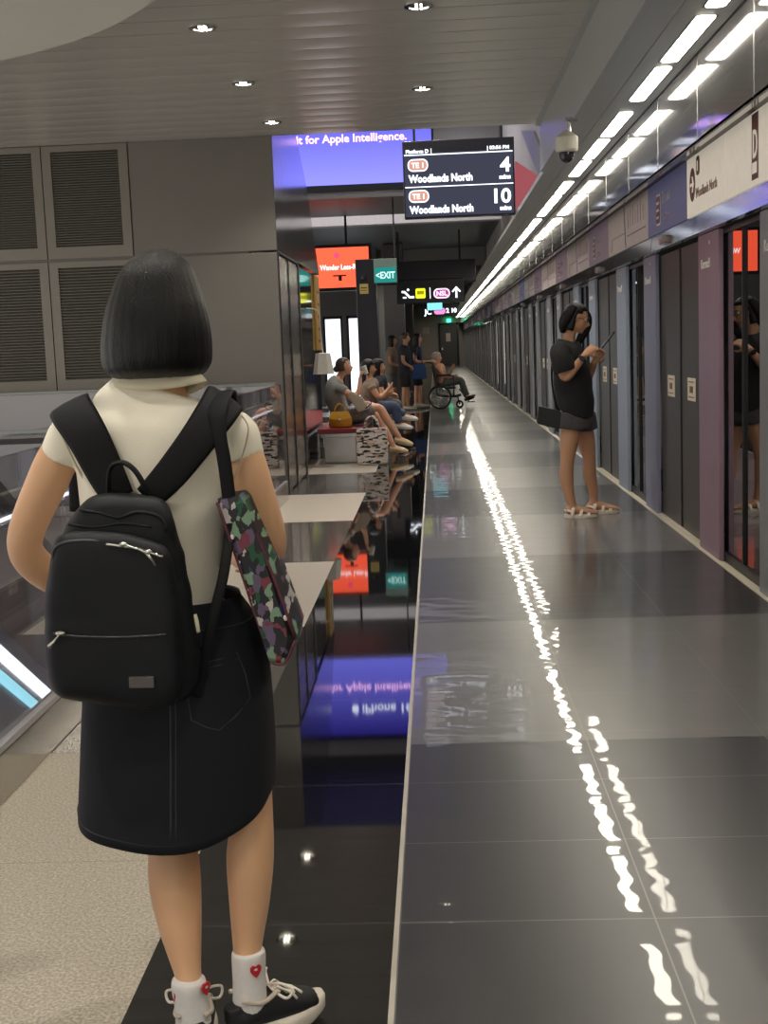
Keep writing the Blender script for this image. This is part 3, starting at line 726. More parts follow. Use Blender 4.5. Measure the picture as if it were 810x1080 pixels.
bm = bmesh.new(); box(bm, (a.x+b.x)/2-.02, (a.x+b.x)/2+.02, yq+.02, yq+.05, a.z-.02, 3.66); obj('hanger', bm, BLK, r, False)
# green running man light over the end door
bm = bmesh.new(); box(bm, .78, 1.02, YEND-.2, YEND-.1, 2.66, 2.86, bev=.01)
tag(obj('emergency_light', bm, EM('green_lamp', (60, 235, 170), 3.5), smooth='a'), 'small green emergency light over the door at the far end', 'light')
bm = bmesh.new(); box(bm, -.72, -.3, YEND-.03, YEND, 2.0, 2.4, bev=.004); tag(obj('wall_notice', bm, P('pale_notice', (196, 190, 180), .5), smooth='a'), 'small pale notice on the end wall left of the door', 'notice')
# tall light slit column and columns behind the pylon
def column(x, y, w, h, mat, label, slit=None):
    bm = bmesh.new(); box(bm, x-w/2, x+w/2, y, y+w, 0, h, bev=.015); c = tag(obj('column', bm, mat, smooth='a'), label, 'column')
    if slit:
        bm = bmesh.new(); box(bm, x-slit[0], x+slit[0], y-.02, y+.002, slit[1], slit[2], bev=.004); s_ = obj('light_strip', bm, EM('pale_blue_strip', (168, 196, 205), .9), c, 'a'); s_['label'] = 'pale blue lit strip'
    return c
column(-.88, 28.6, .46, 3.62, P('column_grey', (84, 80, 80), .4, .2), 'grey square column behind the hanging EXIT sign', None)
q = at(414, 310, 31.5); column(q.x, 31.5, .26, 3.62, DGREY, 'slim dark column with a tall pale blue lit strip', (.07, 1.5, 3.6))
q = at(427, 340, 38); column(q.x, 38, .5, 3.62, P('column_dark', (58, 56, 60), .4, .2), 'dark column under the left end of the NSL sign', None)
# red reflection painted as glowing fields, dark diagonal brace, high on the right
RP = EM('dim_red_glow', (150, 78, 84), .8)
r = empty('red_poster', (1.28, 15, 3.3), 'dim red triangular poster with grey braces high at right above the soffit', 'poster')
def onx(px, py, X):
    d = fw + RI*((px-405)/F) - UP*((py-540)/F); return V((0, 0, H))+d*(X/d.x)
bm = bmesh.new(); prism(bm, [onx(*q, 1.285) for q in ((543, 170), (543, 222), (570, 188))], V((.012, 0, 0))); obj('red_field', bm, RP, r, False)
bm = bmesh.new(); prism(bm, [onx(*q, 1.285) for q in ((574, 135), (575, 172), (591, 160), (590, 138))], V((.012, 0, 0))); obj('red_field', bm, RP, r, False)
bm = bmesh.new(); prism(bm, [onx(*q, 1.27) for q in ((549, 138), (569, 188), (577, 176), (562, 138))], V((.02, 0, 0))); obj('brace', bm, GREYP, r, False)

# yellow pillar sign beside the seated woman, pendant lamp
ypn = 15.9
a, b = at(335, 302, ypn), at(344, 369, ypn)
bm = bmesh.new(); box(bm, XW-.018, XW+.012, 15.72, 16.17, b.z, 2.27, bev=.004)
r = tag(obj('wall_sign', bm, P('yellow_board', (196, 156, 84), .5), smooth='a'), 'tall narrow yellow board on the mirror wall above the bench', 'sign')
bm = bmesh.new()
for k in range(5): box(bm, XW+.011, XW+.015, 15.80, 16.09, b.z+.1+k*.15, b.z+.13+k*.15)
obj('board_print', bm, BROWN, r, False)
q0, q1 = at(332, 373, 14.6), at(332, 393, 14.6)
c_ = V((XW+.16, 14.6, 0))
r = empty('hanging_lamp', (c_.x, 14.6, q1.z), 'white tapered lamp shade hung from the mirror wall above the bench end', 'lamp')
bm = bmesh.new(); lathe(bm, (c_.x, 14.6, 0), [(.125, q1.z-.02), (.12, q1.z), (.085, q0.z), (.02, q0.z+.006)], 6); obj('lamp_shade', bm, P('lamp_white', (232, 226, 214), .5), r, False)
bm = bmesh.new(); tube(bm, [(c_.x, 14.6, q0.z), (c_.x-.015, 14.6, 1.6), (c_.x-.02, 14.6, 1.75), (c_.x-.06, 14.6, 1.82), (XW-.01, 14.6, 1.84)], [.006], 8, 6); obj('cord', bm, WHT, r)

# ------------------------------------------------------------------ balustrade and escalator void
r = empty('glass_balustrade', (-1.41, 6.5, 0), 'glass balustrade with steel kerb along the left edge of the platform', 'balustrade')
bm = bmesh.new(); box(bm, -1.45, -1.40, 1.2, 11.6, 0, .155, bev=.004); obj('kerb', bm, P('kerb_steel', (168, 162, 152), .14, .9, .05, 2), r, 'a')
bm = bmesh.new(); box(bm, -1.445, -1.405, 1.2, 11.6, .155, .175); obj('glazing_channel', bm, P('channel_steel', (200, 200, 200), .3, .8), r, False)
for k in range(6):
    y0 = 1.25+1.72*k
    bm = bmesh.new(); box(bm, -1.432, -1.418, y0, y0+1.7, .16, 1.068); obj('glass_pane', bm, GLASSB, r, False)
bm = bmesh.new(); tube(bm, [(-1.50, 1.2, .82), (-1.50, 11.5, .82)], [.018], 12, 1); obj('handrail', bm, CHROME, r)
bm = bmesh.new(); box(bm, -1.51, -1.49, 1.2, 11.5, .832, .842); o = obj('handrail_light', bm, EM('rail_light', (235, 242, 245), 2.2), r, False)
# cross balustrade in front of the louvre wall
r = empty('glass_balustrade', (-4.5, 11.6, 0), 'far glass balustrade crossing in front of the louvre wall', 'balustrade')
bm = bmesh.new(); box(bm, -8, -1.47, 11.6, 11.615, .1, 1.06); obj('glass_pane', bm, GLASSB, r, False)
bm = bmesh.new(); box(bm, -8, -1.47, 11.59, 11.63, 1.055, 1.085, bev=.004); box(bm, -8, -1.47, 11.585, 11.63, .70, .73); obj('handrail', bm, P('rail_grey', (120, 124, 122), .3, .6), r, 'a')
bm = bmesh.new(); box(bm, -8, -1.47, 11.64, 11.66, .0, .68); obj('kick_panel', bm, DGREY, r, False)
# escalator going down
r = empty('escalator', (-2.4, 5.2, 0), 'escalator going down in the opening left of the platform, lit skirt strips', 'escalator')
P0, P1 = V((-1.9, 4.2, .78)), V((-1.9, 11.2, -3.44))
def slopebox(bm, x0, x1, dz0, dz1, a=P0, b=P1):
    for_ = [V((x0, a.y, a.z+dz0)), V((x1, a.y, a.z+dz0)), V((x1, a.y, a.z+dz1)), V((x0, a.y, a.z+dz1))]
    d = V((0, b.y-a.y, b.z-a.z)); prism(bm, for_, d)
bm = bmesh.new(); slopebox(bm, -1.99, -1.80, -.55, -.02); slopebox(bm, -3.05, -2.86, -.55, -.02); obj('skirt', bm, P('esc_steel', (172, 176, 184), .4, .3), r, False)
bm = bmesh.new(); slopebox(bm, -1.93, -1.90, -.02, .7); slopebox(bm, -2.96, -2.93, -.02, .7); obj('side_glass', bm, GLASSB, r, False)
bm = bmesh.new(); slopebox(bm, -1.95, -1.88, .70, .76); slopebox(bm, -2.98, -2.91, .70, .76); obj('handrail', bm, BLK, r, False)
bm = bmesh.new(); slopebox(bm, -1.80, -1.792, -.175, -.105); obj('light_strip', bm, EM('esc_white', (240, 248, 250), 2.5), r, False)
bm = bmesh.new(); slopebox(bm, -1.80, -1.792, -.27, -.215); obj('light_strip', bm, EM('esc_cyan', (150, 220, 232), 1.6), r, False)
bm = bmesh.new()
nst = 24
for k in range(nst):
    y0 = P0.y+(P1.y-P0.y)*k/nst; z0 = P0.z+(P1.z-P0.z)*k/nst-.6
    box(bm, -2.86, -1.99, y0, y0+.3, z0-.3, z0)
obj('steps', bm, DGREY, r, False)

# ------------------------------------------------------------------ bench with red seat
r = empty('platform_bench', (-1.12, 16.8, 0), 'bench with dark red seat along the mirror wall', 'bench')
bm = bmesh.new(); box(bm, XW+.03, -.88, 14.9, 19.6, .37, .43, bev=.012); obj('seat', bm, P('dark_red_vinyl', (128, 34, 42), .4), r, 'a')
bm = bmesh.new(); box(bm, XW+.06, -.92, 14.95, 19.55, .32, .37, bev=.005); obj('seat_frame', bm, STEEL, r, 'a')
for yy in (15.15, 16.6, 18.0, 19.35):
    bm = bmesh.new(); box(bm, XW+.08, -.98, yy-.03, yy+.03, 0, .33, bev=.008); obj('leg', bm, STEEL, r, 'a')
# patterned tote on the floor
a = at(376, 452, 14.78); b = at(409, 487, 14.78)
x0, x1, zt = a.x, b.x, a.z
def pattern(name, scale, cols):
    t = NT(name); bb = t.n('ShaderNodeBsdfPrincipled', _Roughness=.6)
    tc = t.n('ShaderNodeTexCoord'); mp = t.n('ShaderNodeMapping'); mp.inputs['Scale'].default_value = scale; t.l(tc.outputs['Object'], mp.inputs[0])
    v = t.n('ShaderNodeTexVoronoi', _Scale=1.0); v.distance = 'CHEBYCHEV'; t.l(mp.outputs[0], v.inputs['Vector'])
    sp = t.n('ShaderNodeSeparateColor'); t.l(v.outputs['Color'], sp.inputs[0])
    rp = t.n('ShaderNodeValToRGB'); rp.color_ramp.interpolation = 'CONSTANT'
    e = rp.color_ramp.elements; e[0].position = 0; e[0].color = S(cols[0]); e[1].position = 1/len(cols); e[1].color = S(cols[1])
    for i, c in enumerate(cols[2:]): k = e.new((i+2)/len(cols)); k.color = S(c)
    t.l(sp.outputs[0], rp.inputs[0]); t.l(rp.outputs[0], bb.inputs['Base Color']); t.l(bb.outputs[0], t.out.inputs[0]); return t.m
TOTE1 = pattern('lettered_canvas', (17, 17, 55), [(40, 34, 36), (222, 212, 206), (226, 218, 212), (206, 176, 168), (228, 220, 214), (44, 38, 40), (200, 176, 150), (216, 206, 200)])
r = empty('tote_bag', ((x0+x1)/2, 14.8, 0), 'tote bag covered in black, white and pink print on the floor by the bench', 'tote bag')
bm = bmesh.new()
rs = []
for z, g, yd in ((0.005, -.01, .07), (.03, .0, .08), (.2, .005, .075), (zt-.02, .0, .05), (zt, -.003, .045)):
    rs.append([V((x, 14.8+y, z)) for x, y in ((x0-g, -yd), ((x0+x1)/2, -yd*1.1), (x1+g, -yd), (x1+g, yd), ((x0+x1)/2, yd*1.1), (x0-g, yd))])
rings_mesh(bm, rs, cap=(True, False)); o = obj('bag_body', bm, TOTE1, r, 'a'); thick(o.data, .005)
for s in (-1, 1):
    bm = bmesh.new(); tube(bm, [(x0+.09, 14.8+s*.05, zt-.02), (x0+.12, 14.8+s*.05, zt+.1), ((x0+x1)/2, 14.8+s*.03, zt+.14), (x1-.12, 14.8+s*.05, zt+.1), (x1-.09, 14.8+s*.05, zt-.02)], [(.012, .004)], 8, 5, ref=X_); obj('handle', bm, TOTE1, r)
# yellow handbag on the bench
a = at(347, 437, 15.1); b = at(371, 451, 15.1)
r = empty('handbag', ((a.x+b.x)/2, 15.1, .43), 'mustard yellow leather handbag on the bench beside the seated woman in grey', 'handbag')
YL = P('mustard_leather', (206, 148, 34), .4, 0, .06, 20)
zt = .43+.19
bm = bmesh.new()
rs = []
for z, g, yd in ((.432, -.01, .05), (.45, .004, .06), (.54, .0, .055), (zt-.01, -.03, .035), (zt, -.035, .025)):
    rs.append([V((x, 15.1+y, z)) for x, y in ((a.x-g, -yd), (b.x+g, -yd), (b.x+g, yd), (a.x-g, yd))])
rings_mesh(bm, rs); bmesh.ops.bevel(bm, geom=bm.edges[:], offset=.008, segments=2, affect='EDGES'); obj('bag_body', bm, YL, r)
bm = bmesh.new(); prism(bm, [V((a.x+.03, 15.04, zt)), V((a.x+.0, 15.033, .545)), V(((a.x+b.x)/2, 15.03, .515)), V((b.x-.0, 15.033, .545)), V((b.x-.03, 15.04, zt))], V((0, -.006, 0))); obj('flap', bm, P('mustard_leather_flap', (220, 164, 48), .4), r, False)
bm = bmesh.new(); tube(bm, [(a.x+.06, 15.1, zt-.005), (a.x+.09, 15.1, zt+.06), ((a.x+b.x)/2, 15.1, zt+.09), (b.x-.09, 15.1, zt+.06), (b.x-.06, 15.1, zt-.005)], [.008], 8, 5); obj('handle', bm, YL, r)
bm = bmesh.new(); box(bm, (a.x+b.x)/2-.015, (a.x+b.x)/2+.015, 15.018, 15.026, .52, .545, bev=.003); obj('clasp', bm, SILV, r, 'a')

# ================================================================== PEOPLE
def frame(fwd, up=Z_):
    f = V(fwd).normalized(); w = f.cross(V(up)).normalized(); u = w.cross(f).normalized(); return w, f, u   # w = the person's right
def add_head(bm, c, fwd, up=Z_, s=1):
    w, f, u = frame(fwd, up); c = V(c); ax = (w, f, u)
    ball(bm, c+u*.025*s-f*.008*s, (.073*s, .09*s, .09*s), ax, 20)
    ball(bm, c+f*.022*s-u*.035*s, (.058*s, .064*s, .072*s), ax, 18)
    ball(bm, c+f*.055*s-u*.088*s, (.024*s, .024*s, .02*s), ax, 10)
    for k in (-1, 1):
        ball(bm, c+w*k*.035*s+f*.052*s-u*.022*s, (.022*s, .02*s, .022*s), ax, 10)
        ball(bm, c+w*k*.073*s-f*.008*s-u*.012*s, (.008*s, .018*s, .03*s), ax, 10)
        ball(bm, c+w*k*.03*s+f*.073*s+u*.024*s, (.022*s, .011*s, .007*s), ax, 8)
    tube(bm, [c+f*.078*s+u*.012*s, c+f*.09*s-u*.01*s, c+f*.102*s-u*.03*s, c+f*.08*s-u*.04*s], [.007*s, .009*s, .013*s, .011*s], 8, 3)
    ball(bm, c+f*.079*s-u*.055*s, (.024*s, .011*s, .006*s), ax, 8); ball(bm, c+f*.077*s-u*.066*s, (.02*s, .011*s, .006*s), ax, 8)
def face_parts(par, c, fwd, up=Z_, s=1, brow=None):
    w, f, u = frame(fwd, up); c = V(c); ax = (w, f, u)
    for k in (-1, 1):
        bm = bmesh.new(); ball(bm, c+w*k*.03*s+f*.071*s+u*.008*s, (.0135*s, .011*s, .008*s), ax, 12); e = obj('eye', bm, EYEW, par)
        bm = bmesh.new(); ball(bm, c+w*k*.03*s+f*.079*s+u*.008*s, (.0058*s, .004*s, .006*s), ax, 10); obj('iris', bm, BLK, e)
        bm = bmesh.new(); tube(bm, [c+w*k*.014*s+f*.086*s+u*.026*s, c+w*k*.03*s+f*.085*s+u*.032*s, c+w*k*.047*s+f*.072*s+u*.027*s], [.0022*s, .003*s, .0018*s], 6, 3); obj('eyebrow', bm, brow or HAIR, par)
    bm = bmesh.new(); ball(bm, c+f*.086*s-u*.0555*s, (.021*s, .0055*s, .0045*s), ax, 10); ball(bm, c+f*.084*s-u*.065*s, (.018*s, .006*s, .005*s), ax, 10); obj('lips', bm, LIP, par)
def add_hand(bm, wrist, d, palm, s=1, curl=.35, side=1, spread=.1):
    """d = direction of the hand, palm = direction the palm faces, side=+1/-1 on which side the thumb leaves"""
    d = V(d).normalized(); palm = (V(palm)-V(palm).dot(d)*d).normalized(); w = d.cross(palm)*side   # towards the thumb
    wr = V(wrist)
    tube(bm, [wr-d*.02*s, wr+d*.02*s, wr+d*.055*s, wr+d*.09*s], [(.022*s, .016*s), (.030*s, .016*s), (.038*s, .015*s), (.036*s, .012*s)], 12, 3, ref=w)
    L = [.068, .078, .072, .056]
    for i in range(4):
        off = (.028-.0187*i)*s
        b = wr+d*.082*s+w*off
        dd = (d+w*(.09-.06*i)*spread*3).normalized(); pts = [b-d*.02*s, b]; ang = 0
        for k, q in enumerate((.45, .32, .25)):
            ang += curl*(1+.35*k)
            pts.append(pts[-1]+(dd*math.cos(ang)+palm*math.sin(ang))*L[i]*q*s)
        tube(bm, pts, [.0085*s, .0092*s, .0085*s, .008*s, .006*s], 8, 2)
    t0 = wr+d*.022*s+w*.018*s
    tube(bm, [t0, t0+(d*.45+w*.75+palm*.3).normalized()*.034*s, t0+(d*.65+w*.6+palm*.45).normalized()*.064*s, t0+(d*.85+w*.4+palm*.55).normalized()*.088*s], [.014*s, .0115*s, .0095*s, .007*s], 8, 3)
def add_foot(bm, ankle, d, z, s=1, L=.23):
    d = V(d).normalized(); a = V(ankle); h_ = a-V((0, 0, 0)); base = V((a.x, a.y, z))
    w = d.cross(Z_)
    tube(bm, [base-d*.045*s+Z_*.03*s, base+Z_*.045*s, base+d*.07*s+Z_*.035*s, base+d*(L-.09)*s+Z_*.022*s, base+d*(L-.045)*s+Z_*.014*s], [(.026*s, .028*s), (.034*s, .042*s), (.036*s, .034*s), (.042*s, .02*s), (.03*s, .012*s)], 12, 4, ref=w)
    tube(bm, [a, base+Z_*.04*s], [.032*s, .034*s], 12, 2)
def add_shoe(bm, ankle, d, z, s=1, L=.25, top=.07):
    d = V(d).normalized(); a = V(ankle); base = V((a.x, a.y, z)); w = d.cross(Z_)
    tube(bm, [base-d*.055*s+Z_*.035*s, base-d*.02*s+Z_*.045*s, base+d*.06*s+Z_*.042*s, base+d*(L-.12)*s+Z_*.034*s, base+d*(L-.055)*s+Z_*.024*s], [(.028*s, .034*s), (.038*s, .045*s), (.040*s, .040*s), (.046*s, .032*s), (.032*s, .02*s)], 14, 4, ref=w)
def J3(*a): return [V(x) for x in a]
def torso_tube(bm, pts, rad, W, seg=20): tube(bm, pts, rad, seg, 4, ref=W)
def hair_cap(c, fwd, up=Z_, s=1, length=.12, flare=1.0, face=62, thick_=.018, front_z=.035, seg=48, part=0, back=1.0):
    """shell of hair round the skull with an open face; length = how far it hangs under the skull centre"""
    w, f, u = frame(fwd, up); c = V(c)
    zs = [-length, -length+.004]+[(-length+.012)+(length-.012)*k/7 for k in range(7)]+[.02, .045, .07, .09, .104, .112, .116]
    rings = []
    for z in zs:
        zz = max(z, 0)/.117
        e = math.sqrt(max(0, 1-zz**2.6)) if z > 0 else 1
        ow = (.073+thick_)*e; of = (.092+thick_)*e
        if z < 0:
            ow *= 1+(flare-1)*(-z/.12)*1; of *= 1+(flare-1)*(-z/.12)*.6
            of *= back if z < -.03 else 1
        if z <= -length+.005: ow *= .90; of *= .90
        r = []
        for k in range(seg):
            a = 2*PI*k/seg          # a=0 is forward
            x, y = math.sin(a)*ow, math.cos(a)*of-.012
            da = abs((math.degrees(a)+180) % 360-180)
            if z < front_z+.02:
                lim = face if z < front_z-.02 else face*(front_z+.02-z)/.04
                t = max(0, min(1, (lim-da)/14+.5))
                ix, iy = math.sin(a)*.045, math.cos(a)*.05-.012
                x = x*(1-t)+ix*t; y = y*(1-t)+iy*t
            wob = 1+.012*noise.noise(V((a*7, z*3, 1)))+.01*math.sin(a*23+z*6)
            r.append(c+(w*x*wob+f*y*wob+u*z)*s)
        rings.append(r)
    bm = bmesh.new(); rings_mesh(bm, rings); return bm
def tagp(o, label): return tag(o, label, 'person')

# ------------------------------------------------------------------ woman in the foreground, seen from behind
YB = 2.45
def A(px, py, Y=YB): return at(px, py, Y)
bm = bmesh.new()
hc = A(166, 335, YB+.02)+V((0, 0, .0))
add_head(bm, hc, (0.0, 1, -.1), s=.98)
shL, shR = A(87, 452), A(243, 448)
tube(bm, [A(168, 455), A(171, 420), A(171, 398, YB+.0), hc-V((0, .0, .03))], [(.07, .055), (.05, .05), (.047, .05), (.05, .05)], 16, 3, ref=X_)
# torso
def sec(py, xl, xr, d, dy=0):
    a, b = A(xl, py), A(xr, py); return (a+b)/2+V((0, dy, 0)), ((b.x-a.x)/2, d)
T = [sec(850, 110, 270, .12), sec(740, 110, 262, .12), sec(690, 108, 258, .12), sec(632, 106, 228, .09), sec(560, 98, 228, .09), sec(500, 88, 240, .1), sec(455, 84, 246, .09), sec(432, 100, 232, .06), sec(418, 135, 198, .045)]
T = [T[1]]+T[2:]
torso_tube(bm, [a for a, b in T], [b for a, b in T], X_)
# arms
elL, wrL = A(26, 570, YB+.03), A(82, 628, YB+.24)
elR, wrR = A(282, 572, YB+.03), A(252, 588, YB+.29)
tube(bm, [shL+V((.02, 0, 0)), A(68, 474), A(49, 510), elL, A(42, 600, YB+.09), wrL], [.040, .041, .041, .036, .036, .024], 16, 5)
tube(bm, [shR-V((.02, 0, 0)), A(254, 476), A(267, 520), elR, A(274, 586, YB+.1), wrR], [.040, .041, .043, .040, .036, .024], 16, 5)
add_hand(bm, wrL, (.55, .8, .1), (.3, -.1, -1), curl=.4, side=1)
add_hand(bm, wrR, (-.55, .8, .1), (-.3, -.1, -1), curl=.4, side=-1)
# legs
kL, kR = A(181, 868, 2.43), A(266, 845, 2.45)
aL, aR = A(203, 1052, 2.32), A(262, 1030, 2.38)
tube(bm, [A(150, 720, 2.45), A(168, 800, 2.44), kL, A(184, 925, 2.40), A(190, 975, 2.37), A(199, 1030, 2.335), aL], [.075, .06, .0485, .0535, .044, .0265, .028], 16, 5)
tube(bm, [A(235, 720, 2.45), A(255, 790, 2.45), kR, A(264, 900, 2.43), A(263, 950, 2.41), A(261, 1000, 2.39), aR], [.075, .058, .042, .049, .042, .030, .029], 16, 5)
dR = V((.80, .60, 0)); dL = V((-.15, .95, 0))
me = fuse(bm, .0065, 5)
G = link('person', me, SKIN, base=(hc.x, YB, 0)); tagp(G, 'woman seen from behind with black bob, cream sleeveless top and dark denim skirt')
face_parts(G, hc, (0, 1, -.1), s=.98)
# hair: blunt bob
bm = bmesh.new(); rr = []
hs = [(399, 124, 209, .86), (396, 118, 214, .95), (390, 111, 220, 1), (380, 107.5, 222.5, 1), (365, 107, 222, 1), (350, 108, 221, 1), (335, 110, 218, 1), (320, 113, 214.5, 1), (305, 118.5, 209, 1), (292, 122.5, 205.5, 1), (281, 129, 200, .97), (272, 137, 193, .9), (266, 147, 183, .8), (262.5, 157, 173, .7)]
for i, (py, xl, xr, q) in enumerate(hs):
    a, b = A(xl, py, YB), A(xr, py, YB); c_ = (a+b)/2; w_ = (b.x-a.x)/2; d_ = min(.118, w_*1.08+.004)*q
    ring = []
    for k in range(96):
        th = 2*PI*k/96; x, y = math.sin(th)*w_, math.cos(th)*d_
        da = abs((math.degrees(th)+180) % 360-180); x = math.copysign(abs(math.sin(th))**.9, math.sin(th))*w_
        if py > 300:
            lim = 52 if py > 312 else 30
            t = max(0, min(1, (lim-da)/14+.5)); x = x*(1-t)+math.sin(th)*.045*t; y = y*(1-t)+math.cos(th)*.055*t
        wob = 1+.006*math.sin(th*31+py*.012)+.010*noise.noise(V((th*9, py*.004, 3)))+(.012*noise.noise(V((th*16, 7, 3))) if i < 2 else 0)
        ring.append(c_+V((x*wob, y*wob+.01, .004*noise.noise(V((th*14, 1, 1))) if i < 2 else 0)))
    rr.append(ring)
rings_mesh(bm, rr); hair = obj('hair', bm, HAIR, G)
hair.modifiers.new('s', 'SUBSURF').levels = 1; hair.modifiers['s'].render_levels = 1
# top
bm = bmesh.new()
T2 = [sec(637, 88, 236, .108), sec(634, 88, 236, .11), sec(600, 88, 236, .108), sec(560, 87, 237, .107), sec(520, 84, 243, .110), sec(480, 80, 248, .112), sec(450, 80, 250, .105), sec(434, 88, 242, .08), sec(422, 98, 230, .060), sec(411, 116, 214, .054), sec(405, 128, 206, .053)]
torso_tube(bm, [a for a, b in T2], [b for a, b in T2], X_, 28)
tube(bm, [shL+V((.045, 0, .005)), A(79, 457), A(71, 470), A(65, 486)], [.043, .045, .046, .045], 20, 4)
tube(bm, [shR-V((.045, 0, -.005)), A(247, 457), A(251, 470), A(255, 484)], [.043, .046, .047, .046], 20, 4)
me = fuse(bm, .006, 6)
for v in me.vertices:   # soft folds
    n_ = noise.noise(V((v.co.x*6, v.co.y*6, v.co.z*9+v.co.x*8))); v.co += V((0, -1, 0))*(.004*n_) if v.co.y < YB else V((0, 0, 0))
top = link('sleeveless_top', me, CREAM, G)
bm = bmesh.new()
rr = []
for (py, xl, xr, d_, dz) in ((407, 116, 219, .063, 0), (401, 123, 214, .063, 0), (394, 134, 208, .058, 0), (391, 139, 205, .052, 0), (397, 142, 202, .048, 0)):
    a, b = A(xl, py), A(xr, py); c_ = (a+b)/2; w_ = (b.x-a.x)/2
    rr.append([c_+V((math.sin(t_)*w_, math.cos(t_)*d_, (-.02*max(0, math.cos(t_)))+(-.006*math.cos(t_*2)))) for t_ in [2*PI*k/40 for k in range(40)]])
rings_mesh(bm, rr, cap=(False, False)); o = obj('collar', bm, P('cream_collar', (232, 222, 196), .8, 0, .03, 8), top); thick(o.data, .003)
bm = bmesh.new()
for pts in ([(57, 445), (66, 460), (80, 490), (96, 520)], [(255, 438), (262, 452), (256, 480), (246, 505)]):
    tube(bm, [A(x, y, YB-.062) for x, y in pts], [.0018], 6, 4)
obj('sleeve_seam', bm, P('cream_seam', (196, 184, 158), .8), top)
# skirt
SK = [(628, 98, 250, .118), (634, 97, 252, .12), (655, 95, 268, .13), (690, 93, 280, .142), (730, 92, 284, .150), (780, 90, 287, .155), (830, 88, 288, .158), (853, 87, 288, .158)]
def skp(th, py_, off=0):
    ks = SK
    for (a0, b0) in zip(ks, ks[1:]):
        if py_ <= b0[0]: break
    t_ = min(1, max(0, (py_-a0[0])/(b0[0]-a0[0]))); L_ = [a0[i]*(1-t_)+b0[i]*t_ for i in range(4)]
    a, b = A(L_[1], L_[0]), A(L_[2], L_[0]); c_ = (a+b)/2; w_ = (b.x-a.x)/2+off; d_ = L_[3]+off
    sx = math.sin(th); cy_ = -math.cos(th)
    wob = 1+.012*math.sin(th*7+1)*(py_-640)/200
    z_ = c_.z+(.0 if py_ < 840 else -.012*math.cos(th)*0)
    p_ = V((c_.x+math.copysign(abs(sx)**.85, sx)*w_*wob, c_.y+math.copysign(abs(cy_)**.85, cy_)*d_*wob, z_))
    k_ = max(0, min(1, (py_-780)/73))**1.6; p_.z += k_*(-.012-.02*max(0, math.cos(th-.2)) + .058*max(0, sx)**2 + .014*max(0, -sx))
    return p_
bm = bmesh.new()
rings_mesh(bm, [[skp(2*PI*k/72, py_) for k in range(72)] for py_ in (628, 634, 645, 660, 680, 700, 720, 750, 780, 810, 835, 846, 853)], cap=(False, False))
sk = obj('denim_skirt', bm, DENIM, G); thick(sk.data, -.004)
bm = bmesh.new(); tube(bm, [skp(.06, y, .003) for y in range(650, 854, 12)], [.0022], 6, 1); tube(bm, [skp(.10, y, .003) for y in range(650, 854, 12)], [.0014], 6, 1); obj('back_seam', bm, STITCH, sk)
bm = bmesh.new()
hem = [skp(2*PI*k/72, 853, .0025)+V((0, 0, .018)) for k in range(73)]; tube(bm, hem, [.0016], 6, 1)
obj('hem_stitching', bm, STITCH, sk)
bm = bmesh.new(); wb = [skp(2*PI*k/72, 652, .0025) for k in range(73)]; tube(bm, wb, [.0014], 6, 1)
obj('waist_stitching', bm, STITCH, sk)
bm = bmesh.new()
pk = [(.27, 684), (.40, 683), (.60, 681), (.86, 678), (.93, 700), (.98, 724), (.76, 738), (.53, 750), (.38, 745), (.24, 737), (.21, 710), (.27, 684)]
tube(bm, [skp(a_, y, .003) for a_, y in pk], [.0018], 6, 1); tube(bm, [skp(a_, y, .003) for a_, y in ((.27, 690), (.56, 687), (.86, 684))], [.0014], 6, 1)
obj('pocket', bm, STITCH, sk)
